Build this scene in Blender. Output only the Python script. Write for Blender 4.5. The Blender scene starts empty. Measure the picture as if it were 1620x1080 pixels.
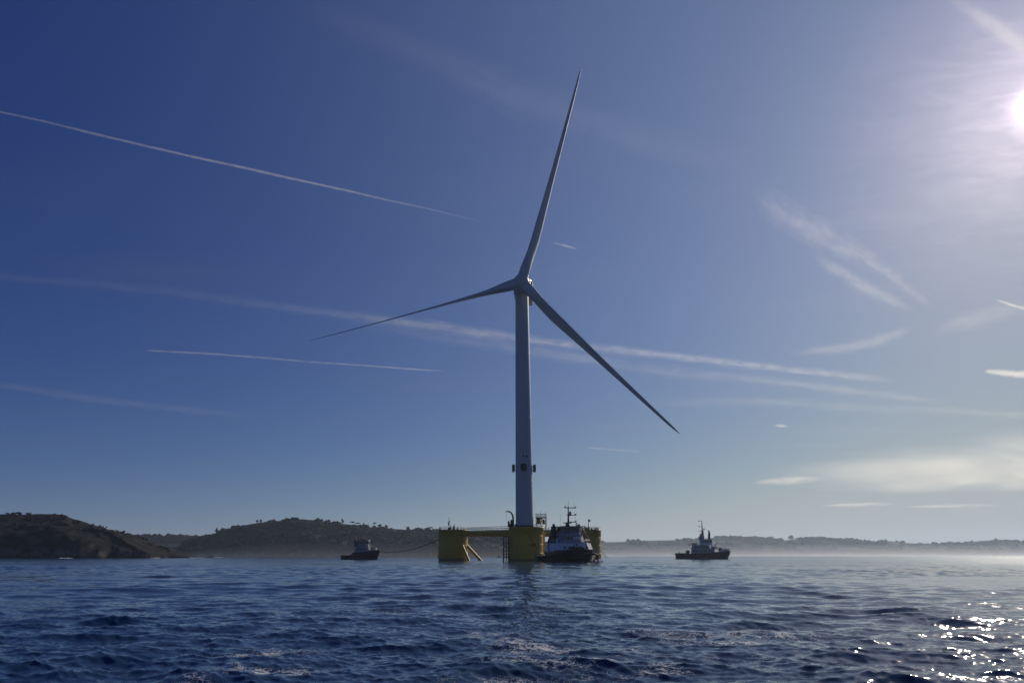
import bpy, bmesh, math, random
import numpy as np
from mathutils import Vector, Matrix, Quaternion

random.seed(7)
RNG = np.random.default_rng(11)
PI = math.pi
S = bpy.context.scene
C = S.collection

# ------------------------------------------------------------------ camera
FPX, CX, HY, EYE = 1200.0, 810.0, 878.5, 2.0      # focal length in photo pixels, centre column, horizon row, eye height
cam_d = bpy.data.cameras.new('camera')
cam = bpy.data.objects.new('camera', cam_d); C.objects.link(cam)
cam.location = (0, 0, EYE); cam.rotation_euler = (math.radians(90), 0, 0)
cam_d.sensor_width = 36.0; cam_d.sensor_fit = 'HORIZONTAL'
cam_d.lens = 36.0 * FPX / 1620.0
cam_d.shift_y = (HY - 540.0) / 1620.0
cam_d.clip_start = 0.2; cam_d.clip_end = 300000.0
S.camera = cam

# ------------------------------------------------------------------ sun, sky, exposure
SUN_AZ, SUN_EL = math.radians(34.55), math.radians(26.0)
SUN = Vector((math.sin(SUN_AZ) * math.cos(SUN_EL), math.cos(SUN_AZ) * math.cos(SUN_EL), math.sin(SUN_EL)))
sl = bpy.data.lights.new('sun', 'SUN'); sl.energy = 2.8; sl.angle = math.radians(0.53); sl.color = (1.0, 0.90, 0.75)
so = bpy.data.objects.new('sun', sl); C.objects.link(so)
so.rotation_euler = SUN.to_track_quat('Z', 'Y').to_euler(); so.location = (60, 90, 150)

S.view_settings.view_transform = 'Standard'; S.view_settings.look = 'None'
S.view_settings.exposure = 0.0; S.view_settings.gamma = 1.0; S.view_settings.use_curve_mapping = False
S.render.engine = 'CYCLES'
cy = S.cycles
cy.use_denoising = True
try: cy.denoiser = 'OPENIMAGEDENOISE'
except Exception: pass
cy.max_bounces = 6; cy.diffuse_bounces = 2; cy.glossy_bounces = 3; cy.transmission_bounces = 2
cy.volume_bounces = 1; cy.transparent_max_bounces = 40; cy.caustics_reflective = False; cy.caustics_refractive = False
cy.sample_clamp_indirect = 4.0


class NT:
    """small helper for writing node trees"""
    def __init__(self, tree):
        self.t = tree; self.t.nodes.clear()
    def n(self, typ, ins=None, **kw):
        nd = self.t.nodes.new(typ)
        for k, v in kw.items(): setattr(nd, k, v)
        for k, v in (ins or {}).items(): self.put(nd, k, v)
        return nd
    def put(self, nd, k, v):
        s = nd.inputs[k]
        if isinstance(v, bpy.types.NodeSocket): self.t.links.new(v, s)
        elif isinstance(v, bpy.types.Node): self.t.links.new(v.outputs[0], s)
        else: s.default_value = v
    def m(self, op, a, b=0.0, c=0.0, clamp=False):
        nd = self.n('ShaderNodeMath', operation=op, use_clamp=clamp)
        for i, v in enumerate((a, b, c)):
            if i < len(nd.inputs): self.put(nd, i, v)
        return nd.outputs[0]
    def vm(self, op, a, b=None):
        nd = self.n('ShaderNodeVectorMath', operation=op)
        self.put(nd, 0, a)
        if b is not None: self.put(nd, 1, b)
        return nd.outputs[1] if op in ('DOT_PRODUCT', 'LENGTH', 'DISTANCE') else nd.outputs[0]
    def mix(self, f, a, b, blend='MIX'):
        nd = self.n('ShaderNodeMix', data_type='RGBA', blend_type=blend)
        self.put(nd, 0, f); self.put(nd, 6, a); self.put(nd, 7, b)
        return nd.outputs[2]
    def rng(self, v, a, b, c=0.0, d=1.0, smooth=False):
        nd = self.n('ShaderNodeMapRange', interpolation_type='SMOOTHSTEP' if smooth else 'LINEAR')
        for i, x in enumerate((v, a, b, c, d)): self.put(nd, i, x)
        return nd.outputs[0]
    def noise(self, vec, scale, detail=4.0, rough=0.5, dist=0.0):
        nd = self.n('ShaderNodeTexNoise', {'Scale': scale, 'Detail': detail, 'Roughness': rough, 'Distortion': dist})
        if vec is not None: self.put(nd, 'Vector', vec)
        return nd


W = bpy.data.worlds.new('World'); S.world = W; W.use_nodes = True
w = NT(W.node_tree)
SKY_STRENGTH = 0.06
sky = w.n('ShaderNodeTexSky', sky_type='NISHITA', sun_disc=False, sun_elevation=SUN_EL, sun_rotation=SUN_AZ,
          altitude=0.0, air_density=0.6, dust_density=0.25, ozone_density=5.0)
dirv = w.n('ShaderNodeTexCoord').outputs['Generated']
dirn = w.vm('NORMALIZE', dirv)
mu = w.m('MAXIMUM', w.vm('DOT_PRODUCT', dirn, tuple(SUN)), 0.0)
thin = w.m('POWER', mu, 5.0)                       # broad forward scattering of high thin ice haze
sc_ = w.n('ShaderNodeSeparateColor', {0: sky.outputs[0]})
def chan(i, g, k, b):
    return w.m('ADD', w.m('MULTIPLY', w.m('POWER', w.m('SMOOTH_MIN', w.m('MULTIPLY', sc_.outputs[i], SKY_STRENGTH), (0.37, 0.48, 0.47)[i], 0.22), g), k), w.m('MULTIPLY', thin, b))
sk = w.n('ShaderNodeCombineColor', {0: chan(0, 1.40, 1.27, 0.098), 1: chan(1, 1.20, 0.79, 0.126), 2: chan(2, 0.75, 0.57, 0.148)}).outputs[0]
# thin cirrus: plane coordinates of a layer overhead, streaked along one wind direction
sx = w.n('ShaderNodeSeparateXYZ', {0: dirn})
zz = w.m('MAXIMUM', sx.outputs[2], 0.03)
pl = w.n('ShaderNodeCombineXYZ', {0: w.m('DIVIDE', sx.outputs[0], zz), 1: w.m('DIVIDE', sx.outputs[1], zz), 2: 0.0})
rot = w.n('ShaderNodeMapping', {'Vector': pl, 'Rotation': (0, 0, math.radians(-38)), 'Scale': (0.32, 1.15, 1.0)})
n1 = w.noise(rot, 1.1, 6.0, 0.55, 0.6)
n2 = w.noise(pl, 0.45, 2.0, 0.5)
veil = w.m('MULTIPLY', w.rng(n1.outputs[0], 0.45, 0.85, 0, 1, True), w.rng(n2.outputs[0], 0.38, 0.68, 0, 1, True))
glow = w.m('POWER', mu, 9.0)                       # forward scattering of thin ice cloud
core = w.m('ADD', w.m('MULTIPLY', w.m('POWER', mu, 420.0), 0.72), w.m('MULTIPLY', w.m('POWER', mu, 110.0), 0.42)); disc = w.m('POWER', mu, 9000.0)
vb = w.m('ADD', 0.12, w.m('MULTIPLY', glow, 0.75))
veilc = w.mix(1.0, (0.95, 0.94, 1.0, 1), w.n('ShaderNodeCombineColor', {0: vb, 1: vb, 2: vb}).outputs[0], 'MULTIPLY')
sk = w.mix(w.m('MULTIPLY', veil, 0.22), sk, veilc)
# ripple cloud close to the sun
rp = w.n('ShaderNodeMapping', {'Vector': pl, 'Rotation': (0, 0, math.radians(24)), 'Scale': (2.4, 4.6, 1.0)})
n3 = w.noise(rp, 2.3, 6.0, 0.62, 1.0)
sheet = w.m('ADD', 0.80, w.m('MULTIPLY', w.rng(n3.outputs[0], 0.35, 0.75, 0, 1, True), 0.42))
au = w.m('ADD', w.m('MULTIPLY', w.m('MULTIPLY', core, sheet), 0.42), w.m('MULTIPLY', disc, 1.3))
sk = w.mix(1.0, sk, w.mix(1.0, (1.0, 0.79, 0.86, 1), w.n('ShaderNodeCombineColor', {0: au, 1: au, 2: au}).outputs[0], 'MULTIPLY'), 'ADD')
sk = w.vm('SCALE', sk); sk.node.inputs['Scale'].default_value = 1.0 / SKY_STRENGTH
bg = w.n('ShaderNodeBackground', {'Color': sk, 'Strength': SKY_STRENGTH})
w.n('ShaderNodeOutputWorld', {'Surface': bg})
W.cycles.sampling_method = 'MANUAL'; W.cycles.sample_map_resolution = 1024

# ------------------------------------------------------------------ materials
def mat(name):
    m = bpy.data.materials.new(name); m.use_nodes = True
    return m, NT(m.node_tree)

def paint(name, col, rough=0.45, wear=0.25, wear_col=None, scale=0.6, metal=0.0, streak=True, bump=0.0):
    m, t = mat(name)
    oc = t.n('ShaderNodeTexCoord').outputs['Object']
    mp = t.n('ShaderNodeMapping', {'Vector': oc, 'Scale': (1, 1, 0.16 if streak else 1.0)})
    a = t.noise(mp, scale * 2.0, 6.0, 0.62); b = t.noise(oc, scale * 0.35, 3.0, 0.5)
    f = t.m('MULTIPLY', t.rng(a.outputs[0], 0.45, 0.78, 0, 1, True), wear)
    wc = wear_col or tuple(c * 0.55 for c in col)
    c = t.mix(f, tuple(col) + (1,), tuple(wc) + (1,))
    c = t.mix(t.m('MULTIPLY', t.rng(b.outputs[0], 0.35, 0.7), 0.18), c, tuple(x * 0.8 for x in col) + (1,))
    p = t.n('ShaderNodeBsdfPrincipled', {'Base Color': c, 'Metallic': metal,
                                         'Roughness': t.rng(a.outputs[0], 0.2, 0.8, rough * 0.8, min(1, rough * 1.3))})
    if bump:
        bp = t.n('ShaderNodeBump', {'Strength': bump, 'Distance': 0.05, 'Height': a.outputs[0]})
        t.put(p, 'Normal', bp)
    t.n('ShaderNodeOutputMaterial', {'Surface': p})
    return m

def yellow_mat():
    m, t = mat('yellow_marine_paint')
    g = t.n('ShaderNodeNewGeometry').outputs['Position']
    z = t.n('ShaderNodeSeparateXYZ', {0: g}).outputs[2]
    mp = t.n('ShaderNodeMapping', {'Vector': g, 'Scale': (1, 1, 0.12)})
    a = t.noise(mp, 1.1, 6.0, 0.65); b = t.noise(g, 0.35, 4.0, 0.55); c2 = t.noise(g, 2.2, 5.0, 0.6)
    c = t.mix(t.m('MULTIPLY', t.rng(a.outputs[0], 0.5, 0.8, 0, 1, True), 0.45), (0.60, 0.36, 0.008, 1), (0.20, 0.11, 0.02, 1))
    c = t.mix(t.m('MULTIPLY', t.rng(b.outputs[0], 0.4, 0.7, 0, 1, True), 0.25), c, (0.36, 0.25, 0.035, 1))
    lvl = t.m('ADD', z, t.m('MULTIPLY', t.m('SUBTRACT', c2.outputs[0], 0.5), 0.9))
    c = t.mix(t.rng(lvl, 1.3, 0.5, 0, 0.8, True), c, (0.07, 0.062, 0.018, 1))     # weed and wet stain at the waterline
    p = t.n('ShaderNodeBsdfPrincipled', {'Base Color': c, 'Roughness': 0.42})
    t.n('ShaderNodeOutputMaterial', {'Surface': p})
    return m

M = {}
M['yellow'] = yellow_mat()
M['white_gel'] = paint('turbine_light_grey_paint', (0.46, 0.48, 0.51), 0.42, 0.12, (0.45, 0.45, 0.43), 0.25)
M['black'] = paint('black_paint', (0.012, 0.012, 0.013), 0.5, 0.3, (0.05, 0.035, 0.025), 0.8)
M['dark_steel'] = paint('dark_weathered_steel', (0.045, 0.045, 0.045), 0.55, 0.4, (0.09, 0.05, 0.03), 0.9)
M['galv'] = paint('galvanised_steel', (0.40, 0.40, 0.39), 0.5, 0.3, (0.28, 0.27, 0.25), 1.2, 0.6)
M['dull_yellow'] = paint('dull_yellow_steel', (0.30, 0.20, 0.03), 0.5, 0.4, (0.12, 0.07, 0.03), 0.9)
M['maroon'] = paint('maroon_hull_paint', (0.032, 0.014, 0.016), 0.4, 0.35, (0.07, 0.035, 0.025), 0.6, bump=0.15)
M['navy'] = paint('navy_black_hull_paint', (0.016, 0.014, 0.020), 0.4, 0.35, (0.055, 0.03, 0.025), 0.6, bump=0.15)
M['rubber'] = paint('black_rubber', (0.012, 0.012, 0.012), 0.8, 0.3, (0.03, 0.03, 0.03), 1.5)
M['ship_white'] = paint('white_ship_paint', (0.72, 0.73, 0.74), 0.35, 0.28, (0.45, 0.33, 0.24), 0.8)
M['ship_grey_and_shade'] = paint('grey_and_shaded_white_ship_paint', (0.26, 0.28, 0.31), 0.45, 0.25, (0.20, 0.16, 0.13), 0.8)  # grey paint; on the left tug's wheelhouse it stands in for shaded white
M['deck_red'] = paint('deck_oxide_paint', (0.13, 0.045, 0.032), 0.6, 0.3, (0.07, 0.04, 0.03), 1.0)
M['deck_green'] = paint('deck_green_paint', (0.05, 0.10, 0.07), 0.6, 0.3, (0.06, 0.06, 0.05), 1.0)
M['rope'] = paint('tarry_rope', (0.02, 0.019, 0.018), 0.9, 0.4, (0.05, 0.045, 0.035), 4.0)
M['red_lamp'] = paint('red_painted_metal', (0.25, 0.03, 0.02), 0.4, 0.2)
M['orange'] = paint('orange_plastic', (0.55, 0.14, 0.02), 0.4, 0.15)
def glass_mat():
    m, t = mat('dark_ship_window_glass')
    nz = t.noise(t.n('ShaderNodeTexCoord').outputs['Object'], 0.8, 2.0)
    c = t.mix(nz.outputs[0], (0.006, 0.008, 0.010, 1), (0.02, 0.025, 0.03, 1))
    p = t.n('ShaderNodeBsdfPrincipled', {'Base Color': c, 'Roughness': 0.06, 'IOR': 1.5})
    t.n('ShaderNodeOutputMaterial', {'Surface': p}); return m
M['glass'] = glass_mat()

def land_mat(name, ca, cb, cc, rock=None, scale=0.02):
    m, t = mat(name)
    g = t.n('ShaderNodeNewGeometry'); pos = g.outputs['Position']
    a = t.noise(pos, scale, 8.0, 0.6, 0.4); b = t.noise(pos, scale * 6, 6.0, 0.65)
    c = t.mix(t.rng(a.outputs[0], 0.35, 0.65, 0, 1, True), ca + (1,), cb + (1,))
    c = t.mix(t.rng(b.outputs[0], 0.45, 0.75, 0, 0.8, True), c, cc + (1,))
    if rock:
        nz = t.n('ShaderNodeSeparateXYZ', {0: g.outputs['Normal']}).outputs[2]
        z = t.n('ShaderNodeSeparateXYZ', {0: pos}).outputs[2]
        f = t.m('MULTIPLY', t.rng(nz, 0.75, 0.35, 0, 1, True), t.rng(z, 22.0, 4.0, 0.0, 1.0))
        f = t.m('MULTIPLY', f, t.rng(b.outputs[0], 0.38, 0.6, 0, 1, True))
        c = t.mix(f, c, rock + (1,))
        c = t.mix(t.rng(z, 2.2, 0.4, 0, 0.85), c, (0.025, 0.023, 0.02, 1))   # wet weed covered tide line
    bp = t.n('ShaderNodeBump', {'Strength': 0.7, 'Distance': 2.0, 'Height': b.outputs[0]})
    p = t.n('ShaderNodeBsdfPrincipled', {'Base Color': c, 'Roughness': 0.95, 'Normal': bp})
    t.put(p, 'Specular IOR Level', 0.15)
    t.n('ShaderNodeOutputMaterial', {'Surface': p}); return m
M['moor'] = land_mat('heather_moor_and_rock', (0.015, 0.0125, 0.012), (0.010, 0.0105, 0.009), (0.023, 0.018, 0.016), (0.14, 0.12, 0.11), 0.015)
M['wood_floor'] = land_mat('wooded_hillside', (0.022, 0.026, 0.015), (0.018, 0.023, 0.013), (0.032, 0.032, 0.020), (0.17, 0.15, 0.13), 0.008)
M['fields'] = land_mat('far_fields', (0.06, 0.075, 0.035), (0.035, 0.045, 0.022), (0.09, 0.085, 0.05), (0.17, 0.15, 0.13), 0.004)
def leaf_mat(name, ca, cb, sc):
    m, t = mat(name)
    pos = t.n('ShaderNodeNewGeometry').outputs['Position']
    a = t.noise(pos, sc, 6.0, 0.7)
    c = t.mix(t.rng(a.outputs[0], 0.35, 0.68, 0, 1, True), ca + (1,), cb + (1,))
    bp = t.n('ShaderNodeBump', {'Strength': 0.8, 'Distance': 0.6, 'Height': a.outputs[0]})
    p = t.n('ShaderNodeBsdfPrincipled', {'Base Color': c, 'Roughness': 0.8, 'Normal': bp})
    t.put(p, 'Specular IOR Level', 0.2)
    t.n('ShaderNodeOutputMaterial', {'Surface': p}); return m
M['canopy'] = leaf_mat('broadleaf_canopy', (0.016, 0.023, 0.010), (0.036, 0.040, 0.019), 0.25)
M['pine'] = leaf_mat('pine_needles', (0.020, 0.032, 0.014), (0.045, 0.055, 0.025), 0.6)
M['bark'] = paint('bark', (0.06, 0.045, 0.033), 0.9, 0.4, (0.03, 0.025, 0.02), 2.0)
M['wet_rock'] = paint('wet_dark_rock', (0.045, 0.042, 0.038), 0.45, 0.5, (0.02, 0.02, 0.018), 0.6, bump=0.8)
def foam_mat():
    m, t = mat('sea_foam')
    pos = t.n('ShaderNodeNewGeometry').outputs['Position']
    a = t.noise(pos, 1.5, 6.0, 0.65)
    c = t.mix(t.rng(a.outputs[0], 0.35, 0.6), (0.42, 0.46, 0.48, 1), (0.80, 0.82, 0.83, 1))
    p = t.n('ShaderNodeBsdfPrincipled', {'Base Color': c, 'Roughness': 0.7})
    t.n('ShaderNodeOutputMaterial', {'Surface': p}); return m
M['foam'] = foam_mat()

# ------------------------------------------------------------------ mesh helpers
class MB:
    """collects boxes, tubes and lofts; build() links them as ONE mesh object"""
    def __init__(self): self.v = []; self.f = []; self.sm = []
    def add(self, vs, fs, smooth=False):
        o = len(self.v); self.v += [tuple(p) for p in vs]
        self.f += [tuple(i + o for i in f) for f in fs]; self.sm += [smooth] * len(fs)
        return self
    def box(self, c, s, top=None, rz=0.0, shift=(0, 0), M4=None):
        """box centred on c (x, y, base z); top = scale of the upper face"""
        tx, ty = (top or (1, 1)); vs = []
        for k, z in ((0, 0.0), (1, s[2])):
            for sx_, sy_ in ((-1, -1), (1, -1), (1, 1), (-1, 1)):
                x = sx_ * s[0] / 2 * (tx if k else 1) + (shift[0] if k else 0)
                y = sy_ * s[1] / 2 * (ty if k else 1) + (shift[1] if k else 0)
                xr = x * math.cos(rz) - y * math.sin(rz); yr = x * math.sin(rz) + y * math.cos(rz)
                vs.append(Vector((c[0] + xr, c[1] + yr, c[2] + z)))
        if M4: vs = [M4 @ p for p in vs]
        return self.add(vs, [(3, 2, 1, 0), (4, 5, 6, 7), (0, 1, 5, 4), (1, 2, 6, 5), (2, 3, 7, 6), (3, 0, 4, 7)])
    def tube(self, pts, r, seg=8, cap=True):
        pts = [Vector(p) for p in pts]; n = len(pts)
        rs = r if isinstance(r, (list, tuple)) else [r] * n
        d0 = (pts[1] - pts[0]).normalized()
        up = Vector((0, 0, 1)) if abs(d0.z) < 0.9 else Vector((1, 0, 0))
        a = d0.cross(up).normalized(); vs = []
        for i, p in enumerate(pts):
            d = (pts[min(i + 1, n - 1)] - pts[max(i - 1, 0)]).normalized()
            a = (a - d * a.dot(d)).normalized(); b = d.cross(a)
            for k in range(seg):
                t = 2 * PI * k / seg
                vs.append(p + a * (rs[i] * math.cos(t)) + b * (rs[i] * math.sin(t)))
        fs = [(i * seg + k, i * seg + (k + 1) % seg, (i + 1) * seg + (k + 1) % seg, (i + 1) * seg + k) for i in range(n - 1) for k in range(seg)]
        self.add(vs, fs, seg > 5)
        if cap:
            self.add(vs[:seg], [tuple(range(seg - 1, -1, -1))]); self.add(vs[-seg:], [tuple(range(seg))])
        return self
    def lathe(self, c, prof, seg=48, axis=None, smooth=True):
        """prof = [(r, z)], turned about the vertical through c (or about axis)"""
        q = Vector((0, 0, 1)).rotation_difference(Vector(axis)) if axis is not None else None
        vs = []
        for r, z in prof:
            for k in range(seg):
                t = 2 * PI * k / seg; p = Vector((r * math.cos(t), r * math.sin(t), z))
                if q: p = q @ p
                vs.append(Vector(c) + p)
        n = len(prof)
        fs = [(i * seg + k, i * seg + (k + 1) % seg, (i + 1) * seg + (k + 1) % seg, (i + 1) * seg + k) for i in range(n - 1) for k in range(seg)]
        return self.add(vs, fs, smooth)
    def loft(self, rings, closed=True, cap=True, smooth=True):
        m = len(rings[0]); vs = [p for r in rings for p in r]; fs = []
        kk = m if closed else m - 1
        for i in range(len(rings) - 1):
            for k in range(kk):
                fs.append((i * m + k, i * m + (k + 1) % m, (i + 1) * m + (k + 1) % m, (i + 1) * m + k))
        self.add(vs, fs, smooth)
        if cap and closed:
            self.add(rings[0], [tuple(range(m - 1, -1, -1))]); self.add(rings[-1], [tuple(range(m))])
        return self
    def build(self, name, m, parent=None, auto=True):
        me = bpy.data.meshes.new(name); me.from_pydata(self.v, [], self.f)
        me.polygons.foreach_set('use_smooth', self.sm)
        if m: me.materials.append(m)
        me.update()
        o = bpy.data.objects.new(name, me); C.objects.link(o)
        if parent: o.parent = parent
        return o

def np_mesh(name, V, F, m, parent=None, smooth=True):
    """object from numpy vertex and quad / triangle arrays"""
    me = bpy.data.meshes.new(name); V = np.asarray(V, np.float32); F = np.asarray(F, np.int32)
    k = F.shape[1]
    me.vertices.add(len(V)); me.vertices.foreach_set('co', V.ravel())
    me.loops.add(F.size); me.loops.foreach_set('vertex_index', F.ravel())
    me.polygons.add(len(F)); me.polygons.foreach_set('loop_start', np.arange(0, F.size, k, dtype=np.int32))
    me.polygons.foreach_set('use_smooth', np.full(len(F), smooth))
    if m: me.materials.append(m)
    me.update(calc_edges=True); me.validate()
    o = bpy.data.objects.new(name, me); C.objects.link(o)
    if parent: o.parent = parent
    return o

def attr(o, name, data):
    a = o.data.attributes.new(name, 'FLOAT', 'POINT'); a.data.foreach_set('value', np.asarray(data, np.float32))

def thing(name, label, cat, loc=(0, 0, 0), rz=0.0, group=None):
    o = bpy.data.objects.new(name, None); C.objects.link(o)
    o.location = loc; o.rotation_euler = (0, 0, rz); o.empty_display_size = 0.5
    return tag(o, label, cat, group)
def tag(o, label=None, cat=None, group=None, kind=None):
    if label: o['label'] = label
    if cat: o['category'] = cat
    if group: o['group'] = group
    if kind: o['kind'] = kind
    return o
def at(px, py, D):
    """point at depth D that the photograph shows at column px, row py"""
    return Vector(((px - CX) * D / FPX, D, EYE + (HY - py) * D / FPX))

# value noise for terrain, numpy
def vnoise(x, y, seed):
    def h(i, j):
        n = (i * 374761393 + j * 668265263 + seed * 974634777) & 0xFFFFFFFF
        n = ((n ^ (n >> 13)) * 1274126177) & 0xFFFFFFFF
        return ((n ^ (n >> 16)) & 0xFFFF) / 65535.0 * 2 - 1
    xi = np.floor(x).astype(np.int64); yi = np.floor(y).astype(np.int64)
    fx = x - xi; fy = y - yi
    fx = fx * fx * fx * (fx * (fx * 6 - 15) + 10); fy = fy * fy * fy * (fy * (fy * 6 - 15) + 10)
    a = h(xi, yi); b = h(xi + 1, yi); c = h(xi, yi + 1); d = h(xi + 1, yi + 1)
    return (a * (1 - fx) + b * fx) * (1 - fy) + (c * (1 - fx) + d * fx) * fy
def fbm(x, y, seed, octs=5, gain=0.5):
    r = 0; a = 1.0
    for o in range(octs):
        r = r + a * vnoise(x * 2 ** o + 17.3 * o, y * 2 ** o - 9.1 * o, seed + o); a *= gain
    return r

# ------------------------------------------------------------------ the sea
def ocean_tile(N, L, peak, spread_dir, seed, rms, lmin, lmax, choppy=1.0):
    """one periodic patch of wind sea: random spectrum, inverse FFT; returns dx, dy, dz arrays"""
    r = np.random.default_rng(seed)
    k1 = np.fft.fftfreq(N, 1.0 / N) * 2 * PI / L
    kx, ky = np.meshgrid(k1, k1, indexing='ij'); k = np.hypot(kx, ky); k[0, 0] = 1e9
    lam = 2 * PI / k
    P = np.exp(-1.0 * (peak / lam * 0 + (k * peak / (2 * PI)) ** -2)) / k ** 3.6
    cosd = (kx * math.cos(spread_dir) + ky * math.sin(spread_dir)) / k
    P = P * (0.12 + np.abs(cosd) ** 3)
    P[(lam < lmin) | (lam > lmax)] = 0; P[0, 0] = 0
    H = (r.normal(size=(N, N)) + 1j * r.normal(size=(N, N))) * np.sqrt(P)
    z = np.fft.ifft2(H); sc = rms / np.real(z).std()
    dz = np.real(z) * sc
    dx = np.real(np.fft.ifft2(1j * H * kx / k)) * sc * choppy
    dy = np.real(np.fft.ifft2(1j * H * ky / k)) * sc * choppy
    return [a.astype(np.float32) for a in (dx, dy, dz)], L, N
def sample(tile, x, y, rot):
    (dx, dy, dz), L, N = tile; c, s = math.cos(rot), math.sin(rot)
    u = ((x * c + y * s) / L * N) % N; v = ((-x * s + y * c) / L * N) % N
    i = u.astype(np.int64) % N; j = v.astype(np.int64) % N; fu = (u - np.floor(u)); fv = (v - np.floor(v))
    i2 = (i + 1) % N; j2 = (j + 1) % N
    def g(a): return (a[i, j] * (1 - fu) + a[i2, j] * fu) * (1 - fv) + (a[i, j2] * (1 - fu) + a[i2, j2] * fu) * fv
    gx, gy, gz = g(dx), g(dy), g(dz)
    return gx * c - gy * s, gx * s + gy * c, gz
TA = ocean_tile(512, 71.0, 4.2, 1.25, 3, 0.047, 1.3, 11.0, 1.15)
TB = ocean_tile(512, 17.3, 1.0, 1.5, 5, 0.0165, 0.10, 1.8, 1.1)
TC = ocean_tile(256, 263.0, 26.0, 1.0, 9, 0.055, 10.0, 60.0, 1.0)
PEAKS = [(185, 985, .20, 1.1, .42, .5), (140, 1008, .12, 1.2, .4, .3), (250, 912, .22, 2.2, .7, .3), (1500, 985, .16, 1.3, .45, -.3), (1405, 968, .13, 1.2, .4, .35)]
def sea_disp(x, y, sp):
    r = np.hypot(x, y)
    fa = np.clip((2.6 - sp) / 1.6, 0, 1); fb = np.clip((0.30 - sp) / 0.20, 0, 1); fc = np.clip((14 - sp) / 8, 0, 1)
    a = sample(TA, x, y, 0.3); b = sample(TB, x, y, -0.45); c = sample(TC, x, y, 0.9)
    # a few steeper wave groups, so that the chop is not the same everywhere
    grp = 0.75 + 0.45 * fbm(x / 23.0, y / 31.0, 4, 2)
    out = [a[i] * fa * grp + b[i] * fb + c[i] * fc for i in range(3)]
    for px, py, am, sx_, sy_, an in PEAKS:                   # a few steeper waves among the chop
        D = EYE * FPX / (py - HY); X0 = (px - CX) * D / FPX; ca, sa = math.cos(an), math.sin(an)
        u = (x - X0) * ca + (y - D) * sa; v_ = -(x - X0) * sa + (y - D) * ca + 0.25 * np.sin(u * 1.7)
        e = np.exp(-(u / sx_) ** 2) * am
        out[2] = out[2] + e * (np.exp(-np.abs(v_ / sy_) ** 1.25) - 0.45 * np.exp(-((v_ + 2.2 * sy_) / (1.6 * sy_)) ** 2))
    return out

def build_sea():
    ang_f = np.radians(np.linspace(-42.5, 42.5, 1090)); step = ang_f[1] - ang_f[0]
    ang_b = np.radians(np.linspace(42.5, 317.5, 90))[1:-1]
    ang = np.concatenate([ang_f, ang_b])
    rr = [0.6, 2.0, 4.0, 5.5, 6.5]
    while rr[-1] < 6000:
        r = rr[-1]; f = 0.0058 if r < 60 else (0.0078 if r < 260 else 0.021); rr.append(r * (1 + f))
    rr = np.array(rr); nr, na = len(rr), len(ang)
    Rg, Ag = np.meshgrid(rr, ang, indexing='ij')
    X = Rg * np.sin(Ag); Y = Rg * np.cos(Ag)
    Y = np.where(Y < -900, -900 + (Y + 900) * 0.05, Y)
    SPg = np.broadcast_to(np.gradient(rr)[:, None], Rg.shape)
    SPg = np.where(np.abs(Ag) > 0.75, np.maximum(SPg, Rg * 0.05), SPg)
    dx, dy, dz = sea_disp(X.ravel(), Y.ravel(), SPg.ravel())
    V = np.stack([X.ravel() + dx, Y.ravel() + dy, dz], 1)
    V = np.concatenate([V, [[0, 0, 0]]])
    i, j = np.meshgrid(np.arange(nr - 1), np.arange(na), indexing='ij'); j2 = (j + 1) % na
    F = np.stack([i * na + j, (i + 1) * na + j, (i + 1) * na + j2, i * na + j2], -1).reshape(-1, 4)
    c = len(V) - 1; k = np.arange(na)
    me_f = F[:, ::-1]
    o = np_mesh('sea', V, me_f, M_SEA)
    tag(o, kind='structure')
    o['label'] = 'dark blue choppy sea with patches of foam and sun glitter'
    # how much of the chop the mesh leaves to the material, and where the wake foam lies
    chop = np.concatenate([np.clip((SPg.ravel() - 0.15) / 1.6, 0, 1), [0]])
    attr(o, 'chop', chop)
    x, y = V[:, 0], V[:, 1]
    foam = np.zeros(len(V))
    for px, py, rx, ry, s in FOAM:
        D = EYE * FPX / (py - HY); cx0 = (px - CX) * D / FPX
        foam = np.maximum(foam, min(1.0, s * 1.08) * np.exp(-(((x - cx0) / (rx * 1.45)) ** 2 + ((y - D) / (ry * 1.4)) ** 2)) * (0.72 + 0.5 * fbm(x / 0.9, y / 0.7, 31, 3)))
    attr(o, 'foam', foam)
    crest = np.concatenate([dz, [0]]); attr(o, 'crest', crest)
    return o

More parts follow.
